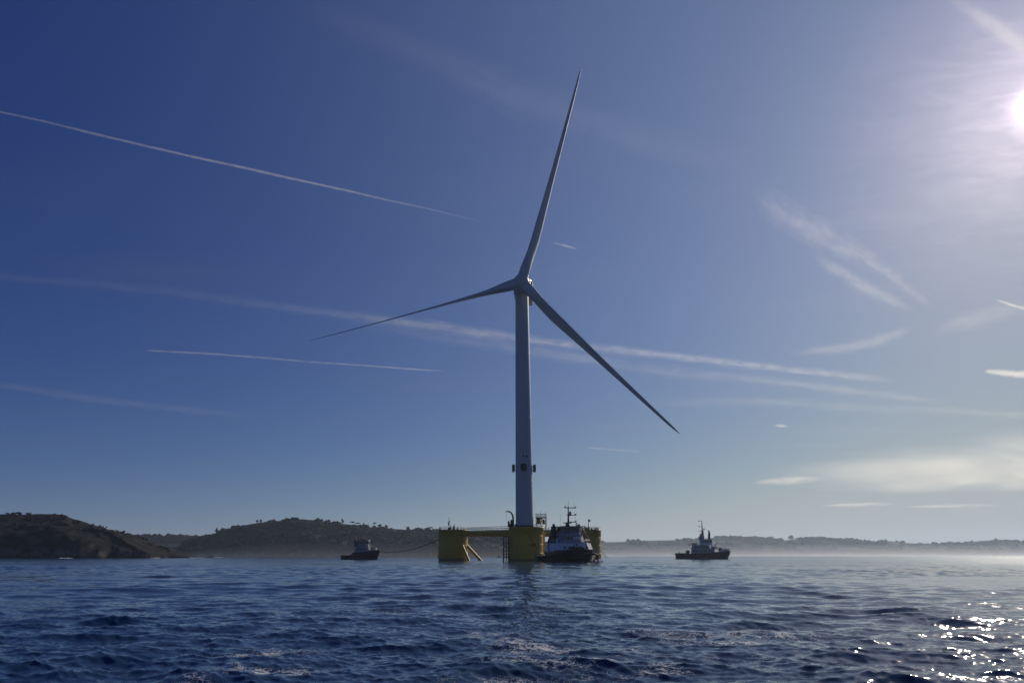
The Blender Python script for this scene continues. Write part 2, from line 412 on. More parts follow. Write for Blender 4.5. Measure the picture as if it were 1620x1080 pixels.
def sea_mat():
    m, t = mat('sea_water')
    pos = t.n('ShaderNodeNewGeometry').outputs['Position']; nrm = t.n('ShaderNodeNewGeometry').outputs['Normal']
    at_ = lambda n: t.n('ShaderNodeAttribute', attribute_name=n).outputs['Fac']
    chop, foam = at_('chop'), at_('foam')
    # ripples too fine for the mesh: two noises taken straight as slopes
    mp = t.n('ShaderNodeMapping', {'Vector': pos, 'Rotation': (0, 0, 0.25), 'Scale': (0.6, 1.0, 1.0)})
    fine = t.noise(mp, 7.0, 3.0, 0.55, 0.3); mid = t.noise(mp, 0.55, 4.0, 0.6, 0.2); gust = t.noise(pos, 0.018, 3.0, 0.5)
    half = (0.5, 0.5, 0.5)
    sf = t.vm('SUBTRACT', fine.outputs[1], half); sm = t.vm('SUBTRACT', mid.outputs[1], half)
    gf = t.rng(gust.outputs[0], 0.3, 0.7, 0.6, 1.3)
    def scale(v, f):
        nd = t.n('ShaderNodeVectorMath', operation='SCALE'); t.put(nd, 0, v); t.put(nd, 'Scale', f); return nd.outputs[0]
    sl_ = t.vm('ADD', scale(sf, t.m('MULTIPLY', gf, 0.19)), scale(sm, t.m('MULTIPLY', t.m('MULTIPLY', chop, gf), 0.50)))
    sl_ = t.vm('MULTIPLY', sl_, (1.0, 1.0, 0.0))
    nn = t.vm('NORMALIZE', t.vm('ADD', nrm, sl_))
    # foam: torn filaments inside the wake patches
    wp = t.n('ShaderNodeMapping', {'Vector': pos, 'Scale': (0.75, 0.55, 1.0)})
    warp = t.noise(wp, 1.7, 3.0, 0.5)
    wv = t.vm('ADD', wp.outputs[0], scale(t.vm('SUBTRACT', warp.outputs[1], half), 0.75))
    r1 = t.noise(wv, 4.2, 6.0, 0.62, 0.5); r2 = t.noise(wv, 1.6, 4.0, 0.6, 0.8)
    ridge = lambda n, a: t.m('SUBTRACT', 1.0, t.m('MULTIPLY', t.m('ABSOLUTE', t.m('SUBTRACT', n, 0.5)), a))
    rg = t.m('MAXIMUM', ridge(r1.outputs[0], 13.0), t.m('MULTIPLY', ridge(r2.outputs[0], 17.0), 0.95))
    thr = t.m('SUBTRACT', 1.18, t.m('MULTIPLY', foam, 0.90))
    fm = t.m('MULTIPLY', t.rng(rg, thr, t.m('ADD', thr, 0.22), 0, 1, True), t.rng(foam, 0.05, 0.35))
    base = t.mix(t.rng(foam, 0.1, 0.9, 0, 0.5), (0.017, 0.046, 0.098, 1), (0.020, 0.054, 0.092, 1))
    c = t.mix(fm, base, (0.62, 0.64, 0.65, 1))
    p = t.n('ShaderNodeBsdfPrincipled', {'Base Color': c, 'IOR': 1.333, 'Normal': nn,
            'Roughness': t.m('ADD', t.m('ADD', 0.055, t.m('MULTIPLY', chop, 0.07)), t.m('MULTIPLY', fm, 0.5))})
    t.n('ShaderNodeOutputMaterial', {'Surface': p}); return m
M_SEA = sea_mat()
# wake and foam patches: column and row in the photograph, half widths on the water in metres, strength
FOAM = [(430, 1030, 0.9, 0.8, 0.95), (390, 1062, 1.0, 0.7, 0.85), (480, 1070, 0.9, 0.5, 0.6), (580, 966, 1.9, 2.6, 0.42), (850, 965, 1.4, 3.0, 0.36),
        (800, 1005, 1.4, 1.4, 0.62), (848, 1026, 0.8, 0.8, 0.95), (880, 1046, 1.1, 0.7, 0.85), (850, 1074, 1.2, 0.5, 0.9), (930, 1040, 1.5, 1.2, 0.5),
        (1000, 1065, 0.9, 0.8, 0.62), (1050, 1030, 1.8, 1.3, 0.5), (1110, 1005, 2.6, 1.8, 0.52), (1150, 1015, 1.2, 1.0, 0.6), (1080, 1060, 0.8, 0.6, 0.62), (1230, 1045, 1.4, 1.0, 0.4),
        (700, 1040, 0.9, 0.7, 0.4), (760, 1000, 0.8, 0.8, 0.5), (970, 935, 2.8, 4.5, 0.3), (1100, 935, 4.0, 4.5, 0.28), (540, 1075, 0.7, 0.4, 0.4), (200, 1052, 0.7, 0.5, 0.35)]
build_sea()

# ------------------------------------------------------------------ the air
def volume_box(name, lo, hi, density, col, aniso, label):
    b = MB().box(((lo[0] + hi[0]) / 2, (lo[1] + hi[1]) / 2, lo[2]), (hi[0] - lo[0], hi[1] - lo[1], hi[2] - lo[2]))
    m, t = mat(name + '_air')
    v = t.n('ShaderNodeVolumePrincipled', {'Color': col + (1,), 'Density': density, 'Anisotropy': aniso})
    t.n('ShaderNodeOutputMaterial', {'Volume': v})
    o = b.build(name, m); tag(o, label, kind='stuff'); return o
HAZE = volume_box('haze', (-6800, -1600, -2.2), (6800, 7400, 196), 0.00008, (0.67, 0.81, 1.0), 0.45, 'thin sea haze that fades the far hills')

def mist(name, label, prof, x0, x1, density, col, g, taper):
    """low bank of sea mist: prof = [(distance, height)] swept from x0 to x1, thinning out at both ends"""
    rings = []
    for f in (0, .04, .12, .25, .5, .75, .88, .96, 1.0):
        x = x0 + (x1 - x0) * f; e = min(1.0, f / taper, (1 - f) / taper); e = e * e * (3 - 2 * e)
        up = [(x, y, -0.9 + (z + 0.9) * max(e, 0.02)) for y, z in prof]
        rings.append(up + [(x, y, -1.0) for y, z in reversed(prof)])
    m, t = mat(name + '_air')
    v = t.n('ShaderNodeVolumePrincipled', {'Color': col + (1,), 'Density': density, 'Anisotropy': g})
    t.n('ShaderNodeOutputMaterial', {'Volume': v})
    b = MB(); b.loft(rings, smooth=False); o = b.build(name, m)
    bm = bmesh.new(); bm.from_mesh(o.data); bmesh.ops.recalc_face_normals(bm, faces=bm.faces); bm.to_mesh(o.data); bm.free()
    return tag(o, label, kind='stuff')
mist('sea_mist', 'low pale mist lying on the water before the far right hills', [(2200, 0), (2550, 4), (2850, 10), (3100, 20), (3280, 34), (3400, 52), (3460, 55), (3530, 42), (3640, 18), (3780, 2)], -700, 3600, 0.00042, (0.94, 0.95, 1.0), 0.6, .3)
mist('sea_mist', 'faint mist at the foot of the wooded hill behind the left tug', [(925, 0), (1000, 2.5), (1070, 6), (1120, 11), (1160, 19), (1180, 22), (1205, 17), (1235, 8), (1258, 2)], -560, 200, 0.0005, (0.97, 0.95, 0.97), 0.55, .2)

# ------------------------------------------------------------------ land
def land(name, label, prof, Df, Dr, Db, m, seed, rough=3.0, nx=260, ny=44, power=0.62, front=None, fade=1.0):
    """hill whose crest (distance Dr) follows prof [(column, row)]; front gives the shore distance along it"""
    pxs = np.array([p[0] for p in prof], float); pys = np.array([p[1] for p in prof], float)
    u = np.linspace(pxs[0], pxs[-1], nx)
    Hc = EYE + (HY - np.interp(u, pxs, pys)) * Dr / FPX
    xr = (u - CX) * Dr / FPX
    shore = Df if front is None else np.interp(u, [f[0] for f in front], [f[1] for f in front])
    v = np.linspace(0, 1.6, ny)
    U, Vv = np.meshgrid(np.arange(nx), v, indexing='ij')
    HcG = Hc[U]; XG = xr[U]; SG = np.broadcast_to(np.asarray(shore, float)[..., None] if front is not None else shore, U.shape)
    Yg = np.where(Vv <= 1, SG + (Dr - SG) * Vv, Dr + (Db - Dr) * (Vv - 1) / 0.6)
    XG = XG * Yg / Dr
    s = np.where(Vv <= 1, np.clip(Vv, 0, 1) ** power, 1 - 0.8 * ((Vv - 1) / 0.6) ** 2)
    nz = fbm(XG / 70.0, Yg / 70.0, seed, 6, 0.55)
    amp = rough * np.clip(np.sin(np.clip(Vv, 0, 1) * PI), 0, 1) + rough * 0.12
    Z = HcG * s + nz * amp * np.clip(HcG / 20.0, 0.05, 1) - 1.1 * (Vv < 1e-6)
    Xg = XG + fbm(XG / 40.0, Yg / 40.0, seed + 50, 4) * 3.0
    Yg = Yg + np.where(Vv < 0.6, fbm(XG / 26.0, Yg / 26.0, seed + 70, 4) * 9.0 * fade, 0)
    Z = np.maximum(Z, -1.1)
    P = np.stack([Xg.ravel(), Yg.ravel(), Z.ravel()], 1)
    i, j = np.meshgrid(np.arange(nx - 1), np.arange(ny - 1), indexing='ij')
    F = np.stack([i * ny + j, (i + 1) * ny + j, (i + 1) * ny + j + 1, i * ny + j + 1], -1).reshape(-1, 4)
    o = np_mesh(name, P, F, m); tag(o, label, kind='structure')
    def surf(px, vv):
        """point of the hill under column px (at crest distance) and fraction vv from shore to crest"""
        a = np.clip((px - pxs[0]) / (pxs[-1] - pxs[0]) * (nx - 1), 0, nx - 1); b = np.clip(vv / 1.6 * (ny - 1), 0, ny - 1)
        k = int(round(a)) * ny + int(round(b)); return Vector(P[k])
    return o, surf

HEAD_PROF = [(-420, 822), (-250, 812), (-120, 816), (-40, 813), (0, 813), (45, 813.5), (60, 812.5), (85, 813), (104, 814.5), (112, 820), (125, 823), (150, 832),
             (164, 835.5), (175, 840), (192, 845), (215, 849), (235, 855), (252, 861), (270, 867), (285, 872), (296, 876), (303, 879.5), (310, 881)]
head, head_at = land('headland', 'dark heather headland with rocky shore at the left', HEAD_PROF, 620, 700, 900, M['moor'], 21, 4.5, 420, 70, 0.5,
                     front=[(-420, 560), (0, 620), (150, 625), (230, 650), (290, 680), (310, 690)])
RIDGE_PROF = [(150, 852), (200, 848), (215, 847), (240, 846.5), (290, 847), (320, 850), (360, 856), (400, 866), (440, 872)]
ridge, ridge_at = land('far_ridge', 'hazy far ridge behind the headland', RIDGE_PROF, 1900, 2000, 2300, M['wood_floor'], 33, 3.0, 120, 26)
HILL_PROF = [(262, 880), (275, 870), (290, 858), (303, 853), (318, 850.5), (338, 848), (343, 842), (350, 838), (370, 834), (410, 827), (450, 822.5), (462, 821), (480, 820), (500, 821.5), (520, 823.5),
             (545, 828), (570, 832), (600, 834.5), (640, 837), (690, 838.5), (740, 841), (790, 846), (830, 853), (870, 858), (900, 861), (920, 866), (935, 873), (945, 880)]
hill, hill_at = land('wooded_hill', 'wooded hill behind the left tug', HILL_PROF, 1290, 1400, 1700, M['wood_floor'], 41, 5.0, 420, 40)
FAR_PROF = [(700, 874), (800, 866), (880, 858), (940, 855.5), (960, 857), (985, 856.5), (1010, 855), (1050, 854), (1090, 853), (1120, 851), (1140, 849.5), (1175, 850), (1215, 852),
            (1240, 854), (1262, 852), (1300, 851), (1330, 854.5), (1345, 853), (1380, 856.5), (1410, 855.5), (1440, 858.5), (1480, 859.5), (1500, 860.5), (1530, 858.5), (1565, 856.5),
            (1580, 854.5), (1620, 855.5), (1680, 852), (1760, 849), (1900, 852), (2100, 850), (2300, 855)]
far, far_at = land('far_hills', 'long hazy hills along the right horizon', FAR_PROF, 3900, 4100, 4700, M['fields'], 57, 6.0, 520, 30)

# woods that read as one mass: lumpy crowns, many per hill, one object for each wood
def ico(sub):
    bm = bmesh.new(); bmesh.ops.create_icosphere(bm, subdivisions=sub, radius=1.0)
    V = np.array([v.co[:] for v in bm.verts]); F = np.array([[v.index for v in f.verts] for f in bm.faces]); bm.free(); return V, F
ICO1, ICO2 = ico(1), ico(2)
def lump(tpl, rng, jit=0.28):
    V = tpl[0].copy(); return V * (1 + rng.uniform(-jit, jit, (len(V), 1)))
LUMPS = [lump(ICO2, RNG) for _ in range(14)]
def wood(name, label, spots, m):
    """spots: rows of x, y, z, radius; every crown is three or four offset lumps"""
    Vs, Fs, o = [], [], 0
    for x, y, z, r in spots:
        for q in range(3):
            V = LUMPS[RNG.integers(len(LUMPS))]
            a = RNG.uniform(0, 6.28); rr = r * RNG.uniform(0.5, 0.8)
            P = V * np.array([rr * 1.1, rr * 1.1, rr * RNG.uniform(0.75, 1.05)])
            c, s = math.cos(a), math.sin(a)
            P = np.stack([P[:, 0] * c - P[:, 1] * s, P[:, 0] * s + P[:, 1] * c, P[:, 2]], 1)
            P += np.array([x + RNG.normal() * r * 0.45, y + RNG.normal() * r * 0.45, z + r * RNG.uniform(0.1, 0.75)])
            Vs.append(P); Fs.append(ICO2[1] + o); o += len(P)
    ob = np_mesh(name, np.concatenate(Vs), np.concatenate(Fs), m, smooth=False)
    return tag(ob, label, kind='stuff')

def scatter(surf, px0, px1, n, v0, v1, r0, r1, seed, keep=None):
    g = np.random.default_rng(seed); out = []
    while len(out) < n:
        px = g.uniform(px0, px1); v = v0 + (v1 - v0) * g.uniform() ** 0.8
        if keep and not keep(px, v): continue
        p = surf(px, v)
        if p.z < 4: continue
        out.append((p.x + g.normal() * 2, p.y, p.z - 1.0, g.uniform(r0, r1)))
    return out
hk = lambda px, v: v < 0.9 or fbm(np.array([px / 17.0]), np.array([3.0]), 8, 3)[0] > -0.25
wood('hill_wood', 'dense dark wood covering the hill behind the left tug', scatter(hill_at, 285, 900, 1150, 0.12, 1.02, 2.4, 4.8, 5, hk), M['canopy'])
wood('ridge_wood', 'trees along the far ridge behind the headland', scatter(ridge_at, 195, 330, 90, 0.85, 1.03, 2.5, 6.0, 6), M['canopy'])
fk = lambda px, v: fbm(np.array([px / 24.0]), np.array([v * 3.0]), 18, 3)[0] > 0.02
wood('far_wood', 'hedges and woods along the far right hills', scatter(far_at, 930, 1720, 900, 0.25, 1.03, 4.5, 11.0, 7, fk) +
     scatter(far_at, 1135, 1215, 70, 0.97, 1.03, 6, 10, 8) + scatter(far_at, 1262, 1312, 60, 0.97, 1.03, 6, 10, 9) + scatter(far_at, 1318, 1358, 40, 0.97, 1.03, 5, 9, 10), M['canopy'])
bk = lambda px, v: fbm(np.array([px / 6.0]), np.array([v * 6.0]), 28, 3)[0] > 0.1
wood('headland_scrub', 'low gorse and thorn scrub on the left headland', [(x, y, z + 0.6, r) for x, y, z, r in scatter(head_at, -60, 270, 300, 0.35, 1.02, 0.5, 1.3, 12, bk)], M['canopy'])

# trees that stand out one by one on the skyline: trunk, limbs, crown of leaf clumps
def tree(name, label, base, h, spread, kind, seed, group='trees standing out on the hill skyline'):
    g = np.random.default_rng(seed); t = thing(name, label, 'tree', base, g.uniform(0, 6.28), group)
    tr = MB(); lean = g.normal(size=2) * 0.04 * h
    top = 0.72 * h
    tr.tube([(0, 0, -1.5), (lean[0] * .3, lean[1] * .3, top * .4), (lean[0], lean[1], top)], [0.045 * h, 0.032 * h, 0.014 * h], 7)
    cl = []
    if kind == 'pine':                      # flat umbrella on a bare trunk
        for k in range(11):
            a = g.uniform(0, 6.28); r = spread * math.sqrt(g.uniform()) * 0.85
            p = Vector((lean[0] + r * math.cos(a), lean[1] + r * math.sin(a), h * (0.86 - 0.16 * (r / spread) ** 2 + g.normal() * 0.03)))
            tr.tube([(lean[0] * .8, lean[1] * .8, top * g.uniform(0.72, 0.98)), (p.x * .6, p.y * .6, p.z - 0.08 * h), p], [0.014 * h, 0.010 * h, 0.004 * h], 5)
            cl.append((p, spread * g.uniform(0.26, 0.42), 0.5))
    elif kind == 'round':
        for k in range(16):
            d = Vector(g.normal(size=3)).normalized(); r = g.uniform(0.35, 0.95)
            p = Vector((lean[0] + d.x * spread * r, lean[1] + d.y * spread * r, h * 0.52 + d.z * h * 0.44 * r))
            tr.tube([(lean[0] * .6, lean[1] * .6, top * g.uniform(0.4, 0.8)), p], [0.012 * h, 0.004 * h], 5)
            cl.append((p, spread * g.uniform(0.26, 0.46), 0.85))
    else:                                   # narrow, tiered
        for k in range(14):
            f = k / 13; z = h * (0.3 + 0.68 * f); r = spread * (1 - f) * g.uniform(0.5, 1.0); a = g.uniform(0, 6.28)
            p = Vector((lean[0] * f + r * math.cos(a), lean[1] * f + r * math.sin(a), z))
            tr.tube([(lean[0] * f, lean[1] * f, z - 0.03 * h), p], [0.010 * h, 0.004 * h], 5)
            cl.append((p, spread * (0.28 + 0.34 * (1 - f)), 0.8))
    tr.build('trunk', M['bark'], t)
    Vs, Fs, o = [], [], 0                   # many small leaf facets round each limb end
    for p, r, fl in cl:
        n = 46
        d = g.normal(size=(n, 3)); d /= np.linalg.norm(d, axis=1)[:, None]
        c = np.array(p) + d * (r * g.uniform(0.25, 1.0, (n, 1)) ** 0.6) * np.array([1, 1, fl])
        e1 = g.normal(size=(n, 3)); e1 /= np.linalg.norm(e1, axis=1)[:, None]; e2 = np.cross(d, e1)
        e2 /= np.linalg.norm(e2, axis=1)[:, None]; s = r * g.uniform(0.22, 0.42, (n, 1))
        Vs.append(np.stack([c - e1 * s - e2 * s * .6, c + e1 * s - e2 * s * .6, c + e1 * s * .6 + e2 * s, c - e1 * s * .6 + e2 * s], 1).reshape(-1, 3))
        Fs.append(np.arange(4 * n).reshape(n, 4) + o); o += 4 * n
        V = LUMPS[g.integers(len(LUMPS))] * np.array([1, 1, fl]) * r * 0.62 + np.array(p)
        tri = ICO2[1]; Vs.append(V); Fs.append(np.concatenate([tri, tri[:, 2:3]], 1) + o); o += len(V)
    V = np.concatenate(Vs); me = bpy.data.meshes.new('crown')
    faces = [tuple(dict.fromkeys(f)) for f in np.concatenate(Fs).tolist()]
    me.from_pydata(V.tolist(), [], faces); me.materials.append(M['pine' if kind != 'round' else 'canopy'])
    co = bpy.data.objects.new('crown', me); C.objects.link(co); co.parent = t
    return t
sk_tree = [
    (344, 840, 'narrow', 9, 3.0, 'pointed tree at the step in the left slope of the wooded hill'),
    (408, 825, 'round', 6.5, 2.4, 'left one of two wispy trees on the long left slope of the wooded hill'),
    (414, 824.5, 'round', 6.8, 2.6, 'right one of two wispy trees on the long left slope of the wooded hill'),
    (521, 822, 'narrow', 4.5, 1.6, 'small dark tree where the hilltop starts to fall towards the left tug'),
    (541, 826, 'round', 9.5, 3.2, 'tall tree at the end of the copse, nearly above the left tug stern'),
    (557, 828.5, 'pine', 7.5, 4.2, 'broad round headed pine on the skyline left of the tug mast'),
    (567, 830, 'pine', 7.5, 3.8, 'umbrella pine on the skyline just left of the tug mast'),
    (575, 832, 'narrow', 7.5, 2.0, 'slim upright tree on the skyline directly over the tug mast'),
    (593, 834, 'pine', 10.5, 3.6, 'tall flat topped pine at the left end of the row above the tug bow'),
    (602, 834, 'round', 8.0, 3.8, 'bushy tree second in the row above the tug bow'),
    (612, 834.5, 'round', 7.5, 3.6, 'bushy tree at the right end of the row above the tug bow'),
    (647, 836.5, 'round', 6.0, 3.8, 'low spreading tree on the skyline over the towing rope'),
    (681, 838, 'pine', 6.5, 4.4, 'lone dome shaped pine on the skyline just left of the yellow column'),
]
for i, (px, py, kind, h, sp, lab) in enumerate(sk_tree):
    b = hill_at(px, 1.0)
    tree('pine_tree' if kind == 'pine' else 'skyline_tree', lab, (b.x, b.y, b.z - 0.3), h, sp, kind, 100 + i)
b = far_at(1155, 1.0); tree('skyline_tree', 'small tree poking above the far hills just right of the right tug', b, 17, 6.5, 'round', 140)
b = far_at(1252, 1.0); tree('skyline_tree', 'block shaped tree clump standing alone in the dip of the far hills', b, 24, 15, 'round', 141)
b = far_at(1577, 1.0); tree('skyline_tree', 'dark tree on the far hills under the cream cloud near the right edge', b, 16, 9, 'round', 142)
b = far_at(1417, 1.0); tree('skyline_tree', 'tiny tree on the far hills left of the sun glitter', b, 9, 6, 'round', 143)
for i, (px, hh, lab) in enumerate([(20, 2.2, 'tall thorn bush on the headland top, second from the left edge'), (12, 1.8, 'low thorn bush on the headland top nearest the left edge'),
                                   (32, 2.5, 'tallest thorn bush on the headland top, third from the left edge'), (47, 2.0, 'lone small thorn bush left of the headland summit')]):
    b = head_at(px, 1.0); tree('thorn_bush', lab, (b.x, b.y, b.z - 0.2), hh, hh * 0.95, 'round', 160 + i, 'bushes along the headland top')
b = head_at(197, 1.0); tree('thorn_bush', 'rounded bush on the right slope of the headland', (b.x, b.y, b.z - 0.3), 3.6, 2.6, 'round', 170, 'bushes along the headland top')

# rocks off the point, and the surf round the headland
def rock(label, c, s, seed):
    g = np.random.default_rng(seed); V = lump(ICO2, g, 0.22) * np.array(s) + np.array(c)
    o = np_mesh('shore_rock', V - np.array(c), ICO2[1], M['wet_rock'], smooth=False); o.location = c
    return tag(o, label, 'rock', 'rocks off the headland')
p = at(333, 880.2, 900); rock('long low dark rock in the water right of the headland point', (p.x, 900, 0.2), (5.0, 3.0, 1.7), 1)
p = at(302, 880.2, 690); rock('dark rock at the very tip of the headland', (p.x, 682, 0.3), (3.0, 2.5, 1.3), 2)
p = at(89, 881, 618); rock('small dark rock on the shore below the headland cliffs', (p.x, 612, 0.4), (1.6, 1.4, 1.5), 3)
def surf_line(label, x0, x1, D, hgt, seed):
    g = np.random.default_rng(seed); n = 46; b = MB(); rings = []
    for k in range(n):
        f = k / (n - 1); x = (x0 + (x1 - x0) * f - CX) * D / FPX
        h = hgt * (0.25 + 0.75 * abs(math.sin(f * 9 + seed) * math.sin(f * 23 + seed * 2))) * math.sin(PI * min(1, max(0, f))) ** 0.4 + 0.02
        yy = D + 3.0 * math.sin(f * 11 + seed) + g.normal() * 0.4
        rings.append([(x, yy - 1.6, -0.3), (x, yy - 0.7, h * 0.8), (x, yy + 0.1, h + 0.05), (x, yy + 1.2, h * 0.6), (x, yy + 2.0, -0.3)])
    b.loft(rings); o = b.build('surf', M['foam']); return tag(o, label, kind='stuff')
surf_line('white surf below the headland cliffs', 93, 113, 604, 0.32, 2)
surf_line('white surf on the right shore of the headland', 242, 251, 652, 0.3, 5)
surf_line('long white surf line right of the headland point', 291, 325, 684, 0.35, 7)
surf_line('white surf washing off the low rock', 338, 352, 896, 0.32, 9)

# ------------------------------------------------------------------ floating wind turbine
DF = 276.0                                        # distance of the column that carries the tower
ROOT = Vector((at(832.3, 0, DF).x, DF, 0.0))
wt = thing('floating_wind_turbine', 'tall pale three bladed wind turbine standing on a yellow three column floating platform', 'wind turbine', ROOT)
L = lambda p: Vector(p) - ROOT                    # world to turbine coordinates
DS = 303.0
colc = [Vector((0, 0, 0)), L((at(717, 0, DS).x, DS, 0)), L((at(927.5, 0, DS).x, DS, 0))]
RC, ZT = 6.25, 12.3
def ring_rail(b, c, r, z, h=1.1, n=22, gap=None):
    pts = []
    for k in range(n + 1):
        a = 2 * PI * k / n; p = (c[0] + r * math.cos(a), c[1] + r * math.sin(a)); pts.append(p)
        if k < n: b.tube([(p[0], p[1], z), (p[0], p[1], z + h)], 0.05, 5)
    for zz in (0.55, h): b.tube([(p[0], p[1], z + zz) for p in pts], 0.045, 5)
for k, c in enumerate(colc):
    b = MB(); rc = RC if k == 0 else 5.85
    b.lathe(c, [(rc, -1.4), (rc, 1.5), (rc, 4.0), (rc, 8.0), (rc, ZT - 0.5), (rc + 0.12, ZT - 0.45), (rc + 0.12, ZT - 0.1), (rc, ZT - 0.02)], 72)
    b.lathe(c, [(rc, ZT), (0.02, ZT + 0.01)], 72, smooth=False)
    col = b.build('column', M['yellow'], wt)
    q = MB()
    for z in (2.9, 6.0, 9.1): q.lathe(c, [(rc + 0.002, z - 0.09), (rc + 0.05, z - 0.05), (rc + 0.05, z + 0.05), (rc + 0.002, z + 0.09)], 72)
    q.build('weld_ring', M['yellow'], col)
    q = MB(); ring_rail(q, c, rc - 0.25, ZT); q.build('deck_railing', M['galv'], col)
    for a in np.linspace(0, 2 * PI, 9)[:-1]:
        q = MB(); q.tube([(c.x + (rc + .35) * math.cos(a + .3), c.y + (rc + .35) * math.sin(a + .3), 0.9), (c.x + (rc + .35) * math.cos(a + .3), c.y + (rc + .35) * math.sin(a + .3), 2.6)], 0.16, 8)
        q.build('fender_pad', M['yellow'], col)
# top beams with their walkways
for a, b_ in ((0, 1), (0, 2), (1, 2)):
    A, B = colc[a], colc[b_]; d = (B - A).normalized(); nrm = Vector((-d.y, d.x, 0))
    P0, P1 = A + d * 5.6, B - d * 5.3
    bm_ = MB().tube([P0 + Vector((0, 0, 10.55)), P1 + Vector((0, 0, 10.55))], 0.98, 28).build('top_beam', M['yellow'], wt)
    q = MB(); n = int((P1 - P0).length / 2.0)
    for s_ in (-0.75, 0.75):
        for k in range(n + 1):
            p = P0 + (P1 - P0) * (k / n) + nrm * s_
            q.tube([p + Vector((0, 0, 11.75)), p + Vector((0, 0, 12.95))], 0.05, 5)
        for z in (12.35, 12.95): q.tube([P0 + nrm * s_ + Vector((0, 0, z)), P1 + nrm * s_ + Vector((0, 0, z))], 0.045, 5)
    q.build('walkway_railing', M['galv'], bm_)
    q = MB(); mid = (P0 + P1) / 2; ang = math.atan2(d.y, d.x)
    q.box((mid.x, mid.y, 11.66), ((P1 - P0).length, 1.7, 0.09), rz=ang)
    for k in range(n + 1):
        p = P0 + (P1 - P0) * (k / n)
        for s_ in (-0.5, 0.5): q.tube([p + nrm * s_ + Vector((0, 0, 11.2)), p + nrm * s_ + Vector((0, 0, 11.67))], 0.06, 5)
    q.build('walkway', M['dark_steel'], bm_)
# diagonal braces running down into the water from the left column, and on the hidden faces
cl, cr = colc[1], colc[2]
def brace(p, q, r=0.58): MB().tube([p, p + (q - p) * 0.5, q], r, 20).build('diagonal_brace', M['yellow'], wt)
brace(cl + Vector((5.5, -0.8, 6.1)), cl + Vector((12.0, -0.8, -1.0)))
brace(cl + Vector((3.9, -4.1, 6.0)), cl + Vector((7.0, -7.4, -0.9)), 0.5)
brace(cr + Vector((-5.5, 0.5, 6.1)), cr + Vector((-12.0, 0.5, -1.0)))
# vertical tube beside the tower column, pipe slanting across its face
e = L(at(860.6, 872, 279)); MB().tube([(e.x, 3.0, 2.9), (e.x, 3.0, 10.2), (e.x - 0.9, 2.4, 10.9)], 0.36, 14).build('riser_pipe', M['yellow'], wt)
def on_face(px, py):
    p = at(px, py, DF - 6.2); x = p.x - ROOT.x
    return Vector((x, -math.sqrt(max(0.2, (RC + .22) ** 2 - x * x)), p.z))
MB().tube([on_face(834, 839), on_face(840, 850), on_face(846, 861), on_face(851, 869)], 0.13, 8).build('cable_pipe', M['dull_yellow'], wt)
for px, py in ((841.5, 862), (846, 861)):
    p = on_face(px, py); MB().box((p.x, p.y - .1, p.z - .3), (0.5, 0.4, 0.7)).build('junction_box', M['dark_steel'], wt)
# boat landing on the left of the tower column
bl = MB(); xs = [L(at(x, 0, 274)).x for x in (796.6, 801.0, 804.6)]
for x, r in zip(xs, (0.27, 0.16, 0.27)): bl.tube([(x, -2.0, -1.3), (x, -2.0, 9.2)], r, 10)
lad = bl.build('boat_landing', M['dull_yellow'], wt)
for k, py in enumerate((848.6, 853, 857.6, 861, 864.5, 867.5, 870.8, 876, 881)):
    z = at(0, py, 274).z
    MB().tube([(xs[0] - .1, -2.02, z), (xs[2] + .9, -2.02, z)], 0.2 if k % 2 == 0 else 0.1, 8).build('rung', M['dark_steel'], lad)
# tower
tb, tt = L(at(830.0, 835.5, DF)), L(at(825.6, 463, DF)); tb.y = tt.y = 0
td = (tt - tb)
def tow(f): return tb + td * f
rb, rt = 3.24, 2.34
b = MB(); rings = []
N = 64; fs = [0, .02] + [i / 26 for i in range(1, 27)]
for f in fs:
    p = tow(f); r = rb + (rt - rb) * f ** 1.1
    rings.append([(p.x + r * math.cos(2 * PI * k / N), p.y + r * math.sin(2 * PI * k / N), p.z) for k in range(N)])
b.loft(rings); tower = b.build('tower', M['white_gel'], wt)
for f in (0.20, 0.47, 0.74):
    q = MB(); p = tow(f); r = rb + (rt - rb) * f ** 1.1; q.lathe(p, [(r, -.12), (r + .05, -.09), (r + .05, .09), (r, .12)], N)
    q.build('tower_flange', M['white_gel'], tower)
q = MB(); q.lathe(tb + Vector((0, 0, 0)), [(rb + .05, -0.6), (rb + .42, -0.55), (rb + .42, 0.1), (rb + .1, 0.3), (rb + .08, 1.0), (rb + .01, 1.05)], N); q.build('base_flange', M['black'], tower)
zb = L(at(0, 740.5, DF)).z; fb_ = (zb - tb.z) / td.z; pc = tow(fb_); rbx = rb + (rt - rb) * fb_ ** 1.1
for a in (-92, 182, 2, 92):                       # four dark boxes hung round the tower
    a = math.radians(a); b = MB()
    M4 = Matrix.Translation((pc.x, pc.y, pc.z - 1.2)) @ Matrix.Rotation(a, 4, 'Z')
    b.box((rbx + 0.78, 0, 0.12), (0.95, 2.2, 2.2), M4=M4); b.box((rbx + 0.78, 0, -0.12), (0.8, 1.8, 0.235), M4=M4); b.box((rbx + 0.78, 0, 2.322), (0.8, 1.9, 0.2), (0.8, 0.85), M4=M4)
    bx_ = b.build('equipment_box', M['black'], tower)
    for z in (0.5, 1.9):
        b = MB(); b.tube([M4 @ Vector((rbx + .30, .6, z)), M4 @ Vector((rbx - .05, .6, z)), M4 @ Vector((rbx - .05, -.6, z)), M4 @ Vector((rbx + .30, -.6, z))], .07, 6)
        b.build('bracket', M['galv'], bx_)
